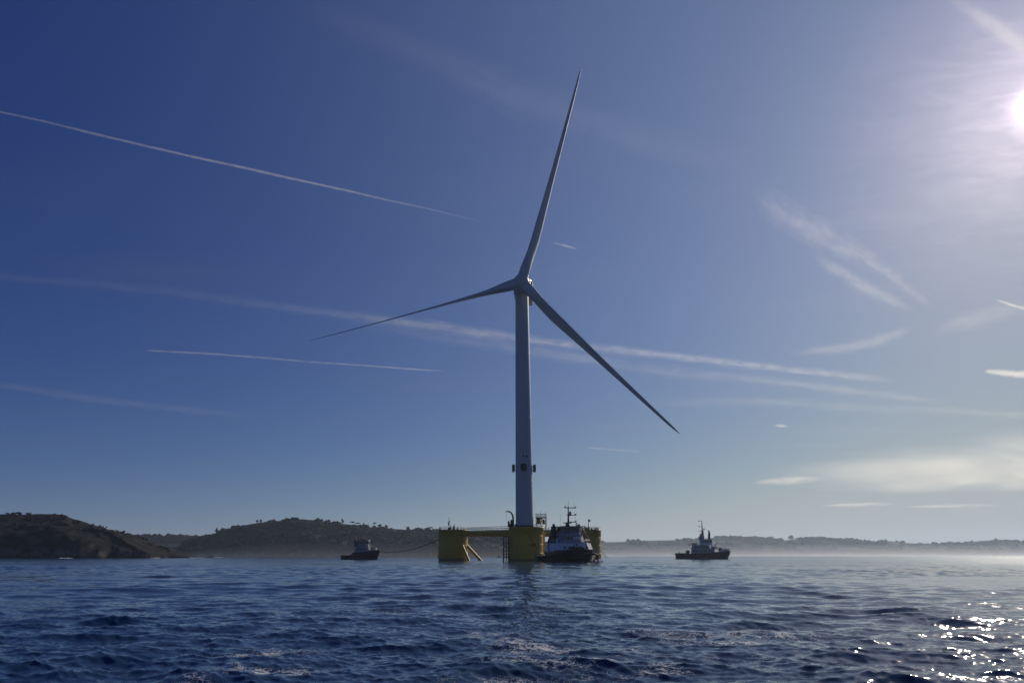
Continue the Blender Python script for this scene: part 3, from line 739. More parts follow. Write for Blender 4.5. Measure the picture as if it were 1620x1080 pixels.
for px in (828.0, 833.3):
    p = L(at(px, 721, DF - 3.1)); x = p.x - tow(.28).x; r = rb + (rt - rb) * .28 ** 1.1
    y = -math.sqrt(r * r - x * x)
    MB().lathe((p.x, y + 0.05, p.z), [(0.02, 0.16), (0.28, 0.13), (0.33, 0.0)], 18, axis=(x, y, 0)).build('vent_cap', M['black'], tower)
# nacelle, hub and rotor
YAW, TILT = math.radians(4.5), math.radians(5)
ax = Vector((-math.sin(YAW) * math.cos(TILT), -math.cos(YAW) * math.cos(TILT), math.sin(TILT)))   # from tower towards the rotor
hub = L(at(825.0, 446.5, DF - 7.5))
rgt = ax.cross(Vector((0, 0, 1))).normalized() * -1; rgt = rgt if rgt.x > 0 else -rgt
upv = rgt.cross(-ax).normalized(); upv = upv if upv.z > 0 else -upv
bk = -ax
b = MB(); rings = []
for s_, w_, h_, dz in ((2.6, 1.6, 1.6, 0), (2.9, 2.5, 2.6, 0), (4.5, 3.2, 2.9, 0.35), (8.0, 3.5, 3.0, 0.55), (14.5, 3.6, 3.0, 0.6), (19.6, 3.5, 2.9, 0.6), (21.5, 2.8, 2.2, 0.6)):
    ring = []
    for k in range(28):
        t = 2 * PI * k / 28; c_, s2 = math.cos(t), math.sin(t); e_ = 0.45
        ring.append(hub + bk * s_ + rgt * (w_ * math.copysign(abs(c_) ** e_, c_)) + upv * (h_ * math.copysign(abs(s2) ** e_, s2) + dz + .087 * s_ + .3))
    rings.append(ring)
b.loft(rings); nac = b.build('nacelle', M['white_gel'], wt)
q = MB(); q.tube([tow(1.0) - Vector((0, 0, .4)), tow(1.0) + Vector((0, 0, 1.2))], 2.45, 40); q.build('yaw_bearing', M['white_gel'], nac)
def nloc(s_, r_, u_): return hub + bk * s_ + rgt * r_ + upv * (u_ + .087 * s_ + .45)
q = MB()
for s_ in (9.5, 12.0, 14.5, 17.0):                # cooler frames and rails on the nacelle roof
    q.tube([nloc(s_, -2.8, 3.4), nloc(s_, -2.8, 5.2), nloc(s_, 2.8, 5.2), nloc(s_, 2.8, 3.4)], .09, 6)
for r_ in (-2.8, 2.8):
    for u_ in (4.4, 5.2): q.tube([nloc(9.5, r_, u_), nloc(17.0, r_, u_)], .07, 6)
q.build('roof_railing', M['red_lamp'], nac)
for s_ in (10.5, 13.5):
    q = MB(); vs = [nloc(s_ + a, r_, u_) for u_ in (3.5, 4.9) for a, r_ in ((0, -1.8), (.5, -1.8), (.5, 1.8), (0, 1.8))]
    q.add(vs, [(3, 2, 1, 0), (4, 5, 6, 7), (0, 1, 5, 4), (1, 2, 6, 5), (2, 3, 7, 6), (3, 0, 4, 7)]); q.build('cooler', M['dark_steel'], nac)
q = MB(); q.tube([nloc(16, 1.2, 3.4), nloc(16, 1.2, 6.2)], [.09, .04], 6); q.tube([nloc(16, 0.7, 5.6), nloc(16, 1.7, 5.6)], .05, 6); q.build('wind_vane', M['galv'], nac)
for s_ in (5.0, 7.5):                             # dark louvres near the front of the side that the sun reaches
    q = MB(); vs = [nloc(s_ + a, r_, u_) for u_ in (-1.2, 1.8) for a, r_ in ((0, 3.2), (.9, 3.2), (.9, 3.66), (0, 3.6))]
    q.add(vs, [(3, 2, 1, 0), (4, 5, 6, 7), (0, 1, 5, 4), (1, 2, 6, 5), (2, 3, 7, 6), (3, 0, 4, 7)]); q.build('louvre', M['dark_steel'], nac)
b = MB(); b.lathe(hub, [(2.55, -2.8), (2.75, -1.6), (2.8, 0), (2.65, 1.0), (2.2, 1.9), (1.4, 2.55), (0.5, 2.85), (0.02, 2.9)], 48, axis=ax)
hubo = b.build('hub', M['white_gel'], wt)
RB = 78.1
ST = [0.026, 0.045, 0.07, 0.11, 0.16, 0.21, 0.27, 0.34, 0.42, 0.5, 0.58, 0.66, 0.74, 0.82, 0.89, 0.94, 0.97, 0.99, 1.0]
CH = np.interp(ST, [0.026, 0.05, 0.09, 0.16, 0.21, 0.27, 0.34, 0.5, 0.66, 0.82, 0.94, 0.98, 1.0], [3.7, 3.75, 4.2, 5.0, 5.2, 4.8, 4.1, 2.9, 2.1, 1.5, 1.05, 0.65, 0.12])
TH = np.interp(ST, [0.026, 0.05, 0.09, 0.16, 0.21, 0.34, 0.5, 0.7, 1.0], [1.0, 0.98, 0.80, 0.52, 0.42, 0.31, 0.25, 0.20, 0.17])
TW = np.interp(ST, [0, 0.1, 0.2, 0.35, 0.6, 1.0], [15, 14, 11, 7, 2.5, -1])
PITCH = 56.0
def blade(theta):
    d = upv * math.cos(theta) + rgt * math.sin(theta)              # along the blade
    tg = rgt * math.cos(theta) - upv * math.sin(theta)             # clockwise as seen from the front
    rings = []; n = 20
    for f, c, th, tw_ in zip(ST, CH, TH, TW):
        be = math.radians(tw_ + PITCH); ec = tg * math.cos(be) - ax * math.sin(be); et = tg * math.sin(be) + ax * math.cos(be)
        o = hub + d * (RB * f) + ax * (3.2 * f ** 2.2 + math.sin(math.radians(2.0)) * RB * f); rd = max(0.0, min(1, (th - 0.42) / 0.5)); ring = []
        for k in range(n):
            t = 2 * PI * k / n
            xx = 0.5 * math.cos(t); prof = (0.5 * math.sin(t)) * (rd + (1 - rd) * (0.62 + 0.76 * xx - 0.35 * xx * xx))
            ring.append(o + ec * (c * (xx + 0.18 * (1 - rd))) + et * (c * th * prof))
        rings.append(ring)
    b = MB(); b.loft(rings); bo = b.build('blade', M['white_gel'], wt)
    q = MB(); q.lathe(hub, [(1.80, 1.95), (2.02, 2.05), (2.02, 2.6), (1.86, 2.75)], 36, axis=d); q.build('root_collar', M['white_gel'], bo)
for th in (15.6, 136.5, 253.6): blade(math.radians(th))
# things on the platform decks
def mast(name, px, D, y0, y1, r=0.12, m='black'):
    p, q_ = L(at(px, y0, D)), L(at(px, y1, D)); b = MB(); b.tube([p, q_], [r, r * .55], 8); return b, p, q_
b, p, q_ = mast('', 710.4, 301, 838, 820); hh = q_.z - p.z
b.box((p.x, p.y, p.z + .05), (.9, .9, .9)); b.box((p.x - .1, p.y, p.z + hh * .42), (.55, .5, 1.1)); b.tube([(p.x - .5, p.y, p.z + hh * .74), (p.x + .5, p.y, p.z + hh * .74)], .16, 8)
b.lathe((p.x, p.y, p.z + hh), [(.12, -.1), (.12, .35), (.02, .5)], 12); b.build('light_mast', M['black'], wt)
for dx_, h_ in ((713.0, 1.9), (717.2, 1.4), (718.5, 2.4), (724, .9), (696, 1.2)):
    p = L(at(dx_, 838, 300)); b = MB(); b.box((p.x, p.y, ZT + .02), (.55, .6, h_ * .6)); b.tube([(p.x, p.y, ZT), (p.x, p.y, ZT + h_)], .09, 6)
    b.build('deck_fitting', M['dark_steel'], wt)
b, p, q_ = mast('', 931, 301, 838, 823, .16); b.box((p.x, p.y, p.z), (.7, .7, 1.2)); b.box((q_.x + .25, q_.y, q_.z - .5), (.8, .5, .9)); b.build('light_mast', M['black'], wt)
for dx_, h_ in ((922, 1.5), (925.5, 2.1), (928, 1.2), (936, .9), (942, 1.1), (945.5, 1.2)):
    p = L(at(dx_, 838, 300)); b = MB(); b.box((p.x, p.y, ZT + .02), (.6, .6, h_ * .6)); b.tube([(p.x, p.y, ZT), (p.x, p.y, ZT + h_)], .08, 6)
    b.build('deck_fitting', M['dark_steel'], wt)
# gooseneck davit crane left of the tower
dv = lambda px, py: L(at(px, py, 273))
b = MB(); b.tube([dv(811.6, 836), dv(811.8, 826), dv(811.8, 819), dv(810.8, 814.2), dv(808.6, 810.6), dv(805.4, 808.8), dv(800.6, 808.6)], [.42, .36, .32, .30, .28, .26, .22], 12)
dav = b.build('davit_crane', M['dull_yellow'], wt)
b = MB(); p = dv(809.5, 836); b.box((p.x, p.y, ZT), (1.5, 1.4, 1.1)); b.box((p.x - .1, p.y, ZT + 1.1), (.8, .9, 1.5)); b.tube([(p.x - 1.2, p.y, ZT), (p.x - 1.2, p.y, ZT + 2.2)], .22, 8)
b.build('winch', M['dark_steel'], dav)
b = MB(); b.tube([dv(801, 808.8), dv(801, 824)], .03, 5); b.build('hoist_wire', M['dark_steel'], dav)
for px, h_ in ((815.5, .9), (805.0, 1.9)):
    p = dv(px, 836); b = MB(); b.box((p.x, p.y, ZT + .01), (.7, .7, h_)); b.build('deck_fitting', M['dark_steel'], wt)
# lattice access tower right of the tower
x0, x1 = L(at(848.2, 0, 277)).x, L(at(863.6, 0, 277)).x; xm = L(at(855.8, 0, 277)).x
b = MB(); zt_ = L(at(0, 819, 277)).z
for y in (-1.2, 1.6):
    for x in (x0, xm, x1): b.tube([(x, y, ZT - 1.4 if x > 6.2 else ZT), (x, y, zt_)], .12, 6)
    for z in (ZT + 1.3, (ZT + zt_) / 2 + .6, zt_): b.tube([(x0, y, z), (x1, y, z)], .10, 6)
    b.tube([(x0, y, ZT + 1.3), (xm, y, zt_)], .08, 6); b.tube([(xm, y, zt_), (x1, y, ZT + 1.3)], .08, 6); b.tube([(x0, y, zt_), (xm, y, ZT + 1.3)], .08, 6)
for x in (x0, x1):
    for z in (ZT + 1.3, zt_): b.tube([(x, -1.2, z), (x, 1.6, z)], .10, 6)
acc = b.build('access_tower', M['dull_yellow'], wt)
MB().box(((x0 + x1) / 2, .2, zt_ + .11), (x1 - x0 + .5, 3.2, .12)).build('platform', M['dull_yellow'], acc)
MB().box((xm - .9, .2, ZT + 1.4), (1.1, 1.4, 1.9)).build('cabinet', M['dull_yellow'], acc); MB().box((xm + .9, .3, ZT + 1.4), (.8, 1.0, 1.5)).build('cabinet', M['dull_yellow'], acc)
b = MB()
for k in range(6):
    x = x0 + (x1 - x0) * k / 5
    for y in (-1.2, 1.6): b.tube([(x, y, zt_ + .2), (x, y, zt_ + 1.4)], .05, 5)
for y in (-1.2, 1.6):
    for z in (.8, 1.4): b.tube([(x0 - .4, y, zt_ + z), (x1 + .2, y, zt_ + z)], .05, 5)
for x in (x0 - .4, x1 + .2):
    for z in (.8, 1.4): b.tube([(x, -1.2, zt_ + z), (x, 1.6, zt_ + z)], .05, 5)
b.build('platform_railing', M['galv'], acc)
for x, h_ in ((xm - .2, 2.7), (xm + 1.5, 2.3), (x0 + .4, 1.9)):
    MB().tube([(x, .2, zt_ + .2), (x, .2, zt_ + h_)], .05, 5).build('aerial', M['dark_steel'], acc)

# ------------------------------------------------------------------ tugs
def smooth_interp(x, xs, ys): return np.interp(x, xs, ys)
def hull_mesh(stations, m_top, n=22):
    """stations: (x, half beam at deck, half beam at water, deck z, keel z), stern to bow; returns an MB"""
    rings = []
    for x, bd, bw, zd, zk, xo in stations:
        pts = []
        for s_, sg in ((1, 1), (-1, -1)):
            prof = [(bd, zd), (bd, zd - .35), (bw + (bd - bw) * .45, zd * .45), (bw, 0.25), (bw * .96, -0.4), (bw * .7, zk)]
            col = [Vector((x + xo * (z_ / max(zd, .1)) if z_ > 0 else x, sg * w_, z_)) for w_, z_ in prof]
            pts += col if sg == 1 else col[::-1]
        rings.append(pts)
    b = MB(); b.loft(rings, closed=True, cap=True, smooth=False); return b
def window_row(parent, pts, z0, z1, n, out, gap=0.12, shrink=0.0):
    """n panes on the wall from pts[0] to pts[1] between heights z0 and z1, set proud by out"""
    a, b_ = Vector(pts[0]), Vector(pts[1]); d = b_ - a; nn = Vector((d.y, -d.x, 0)).normalized()
    for k in range(n):
        p = a + d * ((k + gap) / n); q = a + d * ((k + 1 - gap) / n); b = MB()
        vs = []
        for off in (-0.04, out):
            for (pp, z) in ((p, z0), (q, z0), (q, z1), (p, z1)): vs.append(pp + nn * off + Vector((0, 0, z)))
        b.add(vs, [(0, 1, 2, 3), (7, 6, 5, 4), (4, 5, 1, 0), (5, 6, 2, 1), (6, 7, 3, 2), (7, 4, 0, 3)])
        w_ = b.build('window', M['glass'], parent)
def house(name, x0, x1, w0, z0, z1, parent, m, inset=0.25, rake=0.6, chamf=1.2, wtop=None):
    """deckhouse with chamfered front corners and a raked front; bow towards +x"""
    wt_ = wtop or w0 - inset * 2
    def outl(xa, xb, w_): return [(xa, -w_ / 2), (xb - chamf, -w_ / 2), (xb, -w_ / 2 + chamf * .9), (xb, w_ / 2 - chamf * .9), (xb - chamf, w_ / 2), (xa, w_ / 2)]
    r0 = [(x, y, z0) for x, y in outl(x0, x1, w0)]; r1 = [(x, y, z1) for x, y in outl(x0 + inset, x1 - rake, wt_)]
    b = MB(); b.loft([r0, r1], smooth=False); o = b.build(name, m, parent)
    return o, r0, r1
def rail(parent, pts, h=1.05, m='galv', n_between=2, name='railing', closed=False):
    b = MB(); P = [Vector(p) for p in pts]; P = P + [P[0]] if closed else P
    for a, c in zip(P[:-1], P[1:]):
        k = max(1, int((c - a).length / 1.6))
        for i in range(k + 1): b.tube([a + (c - a) * (i / k), a + (c - a) * (i / k) + Vector((0, 0, h))], .04, 5)
        for z in (h * .5, h): b.tube([a + Vector((0, 0, z)), c + Vector((0, 0, z))], .035, 5)
    return b.build(name, M[m], parent)
def tyre_row(parent, pts, r=0.55):
    for p, ang in pts:
        b = MB(); rings = []
        for k in range(14):
            t = 2 * PI * k / 14
            rings.append([(r * math.cos(t) + .2 * math.cos(u) * math.cos(t), .17 * math.sin(u), r * math.sin(t) + .2 * math.cos(u) * math.sin(t)) for u in np.linspace(0, 2 * PI, 7)[:-1]])
        rings.append(rings[0]); b.loft(rings, cap=False)
        o = b.build('tyre_fender', M['rubber'], parent); o.location = p; o.rotation_euler = (0, 0, ang)
def winch(parent, p, w_, r, m='dark_steel'):
    b = MB(); b.tube([(p[0], p[1] - w_ / 2, p[2] + r), (p[0], p[1] + w_ / 2, p[2] + r)], r * .7, 16)
    for s_ in (-1, 0, 1): b.tube([(p[0], p[1] + s_ * w_ / 2 - .08, p[2] + r), (p[0], p[1] + s_ * w_ / 2 + .08, p[2] + r)], r, 18)
    b.box((p[0], p[1], p[2] - .02), (r * 1.8, w_ * 1.1, .3)); return b.build('winch', M[m], parent)
def tug_mast(parent, base, h, yards, r=.16, fwd=0.0, m='black'):
    b = MB(); x, y, z = base
    b.tube([(x, y, z), (x + fwd * .5, y, z + h * .5), (x + fwd, y, z + h)], [r * 1.5, r, r * .5], 8)
    b.tube([(x - 1.0, y, z), (x + fwd * .5, y, z + h * .55)], r * .6, 6)
    mo = b.build('mast', M[m], parent)
    for f, y0, y1, lamp in yards:
        q = MB(); zz = z + h * f; q.tube([(x + fwd * f, y + y0, zz), (x + fwd * f, y + y1, zz)], r * .55, 6)
        for yy in ((y0, y1) if lamp == 2 else (y1,)): q.lathe((x + fwd * f, y + yy, zz), [(.05, -.05), (.22, 0), (.22, .42), (.05, .5)], 10)
        q.build('yard', M[m], mo)
    return mo
def whip(parent, pts, h=3.0):
    for p in pts: MB().tube([p, (p[0], p[1], p[2] + h)], [.05, .02], 5).build('whip_aerial', M['dark_steel'], parent)

# --- left tug: seen from the side, bow to the right, the towing rope made fast to its bow
DL = 400.0; kx = DL / FPX
def left_tug():
    X0 = at(571, 0, DL).x
    t = thing('tugboat', 'small dark hulled tug left of the turbine, bow roped to the yellow column', 'tugboat', (X0, DL, 0.0), math.radians(-10), 'tugs attending the turbine')
    st = [(-10.2, 2.6, 2.3, 2.0, -1.3, -.15), (-9.4, 3.5, 3.1, 2.2, -1.5, 0), (-3.6, 3.8, 3.5, 2.2, -1.5, 0), (-3.2, 3.8, 3.5, 3.6, -1.5, 0), (2.0, 3.8, 3.4, 3.9, -1.5, 0),
          (5.2, 3.6, 2.7, 4.4, -1.5, .2), (7.4, 2.9, 1.5, 4.8, -1.4, .9), (8.6, 1.7, .5, 4.95, -1.3, 1.5), (9.0, .6, .08, 5.0, -1.0, 1.7)]
    h = hull_mesh(st, None).build('hull', M['maroon'], t)
    b = MB()
    for sg in (1, -1):
        b.tube([(-10.2, sg * 2.4, 1.85), (-9.4, sg * 3.6, 2.0), (-3.6, sg * 3.9, 2.05)], .2, 8)
        b.tube([(-3.2, sg * 3.9, 3.2), (2, sg * 3.9, 3.4), (5.4, sg * 3.7, 3.9), (8.1, sg * 3.0, 4.3), (9.8, sg * 1.7, 4.4), (10.55, 0, 4.45)], .26, 8)
    b.build('rubbing_strake', M['rubber'], h)
    b = MB()
    for k, z in enumerate((2.9, 3.5, 4.1, 4.6)): b.tube([(9.0 + k * .42, -1.5, z), (9.55 + k * .42, 0, z), (9.0 + k * .42, 1.5, z)], .34, 8)
    b.build('bow_fender', M['rubber'], h)
    tyre_row(h, [((x, -3.98, 1.5), 0) for x in (-8.2, -6.2, -4.4)] + [((x, -4.0, 2.4), 0) for x in (-1.5, .7, 2.9)], .5)
    b = MB(); b.box((-6.6, 0, 1.5), (6.4, 6.6, .1)); b.build('aft_deck', M['deck_green'], t)
    winch(t, (-5.2, 0, 1.6), 1.8, .55)
    b = MB(); b.tube([(-9.2, -2.2, 1.6), (-9.2, -2.2, 3.0), (-9.2, 2.2, 3.0), (-9.2, 2.2, 1.6)], .13, 8); b.build('towing_bow', M['dark_steel'], t)
    d1, a0, a1 = house('deckhouse', -2.7, 5.0, 5.4, 3.4, 6.6, t, M['ship_grey_and_shade'], .3, .4)
    window_row(d1, ((a0[1][0] - 5.0, -2.62, 0), (a0[1][0], -2.62, 0)), 5.0, 5.75, 4, .06, .22)
    b = MB(); b.box((1.0, 0, 6.6), (8.2, 5.9, .12)); b.build('bridge_deck', M['ship_white'], t)
    w1, c0, c1 = house('wheelhouse', -1.2, 4.4, 4.2, 6.72, 10.0, t, M['ship_grey_and_shade'], .25, -.25, 1.1, wtop=4.0)  # white walls in shade: the shade is put into the colour as grey
    window_row(w1, ((-.6, -2.1, 0), (3.2, -2.1, 0)), 8.3, 9.5, 4, .07, .1)
    window_row(w1, ((4.6, -.95, 0), (4.6, .95, 0)), 8.3, 9.5, 2, .07, .1)
    window_row(w1, ((3.4, -2.02, 0), (4.5, -1.05, 0)), 8.3, 9.5, 1, .07, .1)
    b = MB(); b.box((1.6, 0, 10.0), (6.2, 4.7, .18), (.95, .95)); b.build('roof', M['dark_steel'], w1)
    for y in (-1.5, 1.5):
        b = MB(); b.box((-2.1, y, 6.7), (1.3, 1.0, 3.9), (.8, .8), shift=(-.3, 0)); b.tube([(-2.3, y, 10.5), (-2.5, y, 11.4)], .26, 10); b.build('funnel', M['black'], t)
    tug_mast(t, (.7, 0, 10.1), 3.7, [(.35, -1.5, 1.5, 2), (.7, -.9, .9, 2)], .16, -.2)
    b = MB(); b.box((1.9, .2, 10.2), (.5, .5, .8)); b.box((1.9, .2, 11.05), (.25, 2.2, .22)); b.build('radar', M['dark_steel'], t)
    b = MB(); b.tube([(2.9, -1.2, 10.15), (2.9, -1.2, 11.0), (3.4, -1.2, 11.3)], .13, 8); b.build('searchlight', M['black'], t)
    whip(t, [(3.4, 1.5, 10.2), (-.5, -1.8, 10.2)], 2.6)
    rail(t, [(5.0, -2.8, 6.7), (-3.0, -2.8, 6.7), (-3.0, 2.8, 6.7), (5.0, 2.8, 6.7)], 1.0)
    winch(t, (6.6, 0, 4.6), 1.8, .75)
    b = MB(); b.tube([(8.4, -.6, 4.6), (8.4, -.6, 6.0), (8.4, .6, 6.0), (8.4, .6, 4.6)], .16, 8); b.build('bow_staple', M['ship_white'], t)
    rail(t, [(5.2, -3.2, 4.5), (7.2, -2.6, 4.9), (8.7, -1.3, 5.0)], .9)
    b = MB(); b.loft([[(4.8, -3.3, 4.4), (4.8, -3.1, 4.4), (4.8, -3.1, 5.15), (4.8, -3.3, 5.15)], [(8.4, -1.5, 4.9), (8.4, -1.3, 4.9), (8.4, -1.3, 5.5), (8.4, -1.5, 5.5)]], smooth=False)
    b.loft([[(4.8, 3.1, 4.4), (4.8, 3.3, 4.4), (4.8, 3.3, 5.15), (4.8, 3.1, 5.15)], [(8.4, 1.3, 4.9), (8.4, 1.5, 4.9), (8.4, 1.5, 5.5), (8.4, 1.3, 5.5)]], smooth=False)
    b.build('bulwark_rim', M['ship_white'], t)
    for k, x in enumerate((-1.9,)): 
        b = MB(); b.tube([(x, -2.9, 6.2), (x + .75, -2.9, 6.2)], .3, 12); b.build('liferaft_canister', M['ship_white'], t)
    return t
left_tug()

# --- middle tug: close in front of the right column, bow to the camera and turned a little to the right
DM = 240.0
def middle_tug():
    t = thing('tugboat', 'broad dark hulled white topped tug in front of the right yellow column, bow towards us', 'tugboat', (at(899, 0, DM).x, DM, 0.0), math.radians(-90 + 15), 'tugs attending the turbine')
    st = [(-12.8, 6.2, 5.6, 1.75, -1.4, -.2), (-11.6, 7.1, 6.6, 1.8, -1.5, 0), (-4.6, 7.3, 6.9, 1.8, -1.5, 0), (-4.2, 7.2, 6.9, 2.0, -1.5, 0), (2.0, 7.2, 6.7, 2.2, -1.5, 0),
          (7.0, 6.9, 5.9, 2.5, -1.5, .2), (10.2, 5.6, 4.0, 2.8, -1.4, .8), (12.2, 3.4, 1.7, 3.0, -1.3, 1.2), (12.9, 1.2, .2, 3.05, -1.1, 1.4)]
    h = hull_mesh(st, None).build('hull', M['maroon'], t)
    fs_ = []                                       # raised forecastle bulwark, inside the deck edge
    for x, bd, z0, z1, xo in ((-3.6, 6.6, 1.9, 3.3, 0), (2.0, 6.7, 2.1, 3.45, 0), (7.0, 6.5, 2.4, 3.6, .1), (10.4, 5.3, 2.7, 3.75, .6), (12.6, 3.2, 2.9, 3.85, 1.0), (13.6, 1.0, 3.0, 3.9, 1.1)):
        fs_.append([(x, -bd, z0), (x + xo * .3, -bd - .12, z1), (x + xo * .3, -bd + .1, z1), (x + xo * .3, bd - .1, z1), (x + xo * .3, bd + .12, z1), (x, bd, z0)])
    MB().loft(fs_, smooth=False).build('forecastle', M['maroon'], h)
    b = MB()
    for sg in (1, -1): b.tube([(-12.9, sg * 5.9, 1.45), (-11.6, sg * 7.3, 1.45), (2, sg * 7.4, 1.8), (7.1, sg * 7.1, 2.05), (10.6, sg * 5.9, 2.3), (13.0, sg * 3.6, 2.5), (14.1, sg * 1.2, 2.55), (14.2, 0, 2.55)], .34, 10)
    b.build('rubbing_strake', M['rubber'], h)
    b = MB()
    for z in (1.3, 2.0, 2.7): b.tube([(12.2 + z * .25, -2.8, z), (13.4 + z * .3, -1.2, z), (13.6 + z * .3, 0, z), (13.4 + z * .3, 1.2, z), (12.2 + z * .25, 2.8, z)], .4, 10)
    b.build('bow_fender', M['rubber'], h)
    tyre_row(h, [((9.2, -6.35, 1.5), math.radians(28)), ((6.2, -7.2, 1.4), 0.05), ((3.2, -7.4, 1.3), 0), ((.2, -7.4, 1.3), 0), ((-8, -7.4, 1.1), 0), ((6.2, 7.2, 1.4), 0), ((9.2, 6.35, 1.5), math.radians(-28))], .5)
    MB().box((-8.2, 0, 1.35), (8.0, 13.6, .1)).build('aft_deck', M['deck_green'], t)
    d1, a0, a1 = house('deckhouse', -3.0, 7.2, 13.6, 3.2, 5.9, t, M['ship_white'], .55, .7, 2.6, wtop=12.0)
    fx = 6.9
    for y, w_ in ((-3.6, .7), (3.7, .7)):
        b = MB(); b.lathe((fx + .12, y, 4.5), [(.02, .08), (.3, .08), (.36, 0)], 14, axis=(1, 0, .2)); b.build('porthole', M['glass'], d1)
    b = MB(); b.box((fx + .15, -1.0, 4.1), (.3, 2.6, .75)); b.box((fx + .15, 1.2, 4.2), (.3, .6, .6)); b.build('vent_opening', M['black'], d1)
    b = MB(); b.box((fx + .05, .2, 5.15), (.25, .5, .5)); b.build('fire_locker', M['black'], d1)
    d2, b0, b1 = house('bridge_front', -2.4, 5.4, 8.4, 5.9, 8.5, t, M['ship_grey_and_shade'], .5, .6, 1.8, wtop=7.4)
    b = MB(); b.box((1.4, 0, 8.5), (7.2, 7.9, .14)); b.build('bridge_deck', M['ship_white'], t)
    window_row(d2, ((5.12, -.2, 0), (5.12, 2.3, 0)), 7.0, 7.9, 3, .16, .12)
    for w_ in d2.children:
        w_.data.materials.clear(); w_.data.materials.append(M['ship_white'])  # lit windows: their brightness is put in as white paint on the panes
    for w_ in d2.children: w_.name = 'white_lit_window'
    window_row(d2, ((5.12, -2.3, 0), (5.12, -.3, 0)), 7.0, 7.9, 2, .16, .12)
    w1, c0, c1 = house('wheelhouse', -1.6, 4.6, 6.6, 8.64, 11.0, t, M['ship_grey_and_shade'], .2, -.3, 1.7, wtop=6.6)
    window_row(w1, ((4.78, -1.7, 0), (4.78, 1.7, 0)), 9.4, 10.7, 4, .10, .07)
    window_row(w1, ((3.15, -3.3, 0), (4.7, -1.85, 0)), 9.4, 10.7, 2, .12, .08); window_row(w1, ((4.7, 1.85, 0), (3.15, 3.3, 0)), 9.4, 10.7, 2, .12, .08)
    window_row(w1, ((-1.2, -3.3, 0), (2.9, -3.3, 0)), 9.4, 10.7, 3, .07, .08); window_row(w1, ((2.9, 3.3, 0), (-1.2, 3.3, 0)), 9.4, 10.7, 3, .07, .08)
    b = MB(); b.box((1.6, 0, 11.0), (7.2, 7.2, .2), (.95, .95)); b.build('roof', M['dark_steel'], w1)
    rail(t, [(4.8, -3.7, 8.64), (-2.0, -3.7, 8.64), (-2.0, 3.7, 8.64), (4.8, 3.7, 8.64)], 1.0)
    rail(t, [(6.4, -3.2, 5.9), (4.4, -5.6, 5.9), (-2.4, -5.6, 5.9)], 1.0); rail(t, [(6.4, 3.2, 5.9), (4.4, 5.6, 5.9), (-2.4, 5.6, 5.9)], 1.0)
    for sg in (-1, 1):                             # funnels with raked casings on either side of the bridge
        b = MB(); b.loft([[(-3.2, sg * 3.5, 5.9), (.4, sg * 3.5, 5.9), (.4, sg * 6.1, 5.9), (-3.2, sg * 6.1, 5.9)], [(-2.9, sg * 3.6, 9.5), (-.5, sg * 3.6, 9.5), (-.5, sg * 5.0, 9.5), (-2.9, sg * 5.0, 9.5)],
                           [(-2.8, sg * 3.6, 11.3), (-.9, sg * 3.6, 11.3), (-.9, sg * 4.8, 11.3), (-2.8, sg * 4.8, 11.3)]], smooth=False)
        f_ = b.build('funnel', M['black'], t)
        b = MB()
        for dx_ in (-2.3, -1.4): b.tube([(dx_, sg * 4.2, 11.2), (dx_ - .15, sg * 4.2, 12.0)], .3, 10)
        b.build('exhaust_pipe', M['black'], f_)
        b = MB(); b.tube([(1.2, sg * 6.7, 3.4), (1.0, sg * 6.9, 5.6), (.6, sg * 6.3, 8.0), (.2, sg * 5.2, 9.9), (-.2, sg * 4.2, 11.2)], .2, 8)
        b.tube([(2.6, sg * 6.0, 5.9), (1.8, sg * 5.6, 7.8), (.8, sg * 4.8, 9.8), (0, sg * 4.2, 11.0)], .13, 8); b.build('gantry_arm', M['dark_steel'], t)
        b = MB(); b.loft([[(-.5 + 2.2 * math.sin(PI * f) * 0 - 1.6 + 3.2 * f - 0, sg * (5.1 + .0) + .75 * math.cos(u) * math.sin(PI * max(.05, min(.95, f))), 6.75 + .5 * math.sin(u) * math.sin(PI * max(.05, min(.95, f)))) for u in np.linspace(0, 2 * PI, 9)[:-1]] for f in np.linspace(0, 1, 7)])
        wb = b.build('workboat', M['ship_white'], t)
        b = MB(); b.tube([(3.4, sg * 4.9, 5.9), (3.4, sg * 4.9, 7.4)], .3, 10); b.build('liferaft_canister', M['ship_white'], t)
    mo = tug_mast(t, (.2, 0, 11.2), 6.6, [(.9, -1.1, 2.4, 2), (.56, -.5, 2.5, 1), (.22, -.4, 2.5, 1)], .26, -.3)
    for o_ in [c for c in mo.children]: pass
    b = MB(); b.box((.5, .45, 14.6), (.35, .55, 1.3)); b.tube([(.4, 0, 14.2), (.4, .9, 15.6)], .07, 6); b.build('mast_locker', M['black'], mo)
    b = MB(); b.tube([(.0, 0, 18.0), (0, 0, 19.3)], .05, 5); b.tube([(0, 1.9, 17.1), (0, 1.9, 18.6)], .04, 5); b.tube([(0, -.9, 17.1), (0, -.9, 18.4)], .04, 5); b.build('aerial', M['dark_steel'], mo)
    b = MB(); b.box((1.8, -.9, 11.2), (.6, .6, .9)); b.box((1.8, -.9, 12.15), (.28, 2.9, .26)); b.build('radar', M['dark_steel'], t)
    b = MB(); b.tube([(3.2, 1.6, 11.2), (3.2, 1.6, 12.0), (3.8, 1.6, 12.2)], .16, 8); b.tube([(3.2, -1.9, 11.2), (3.2, -1.9, 11.9), (3.8, -1.9, 12.1)], .16, 8); b.build('searchlight', M['black'], t)
    whip(t, [(1.0, 2.0, 11.2), (1.0, -3.0, 11.2)], 4.0)
    winch(t, (9.6, 0, 3.3), 2.6, .85)
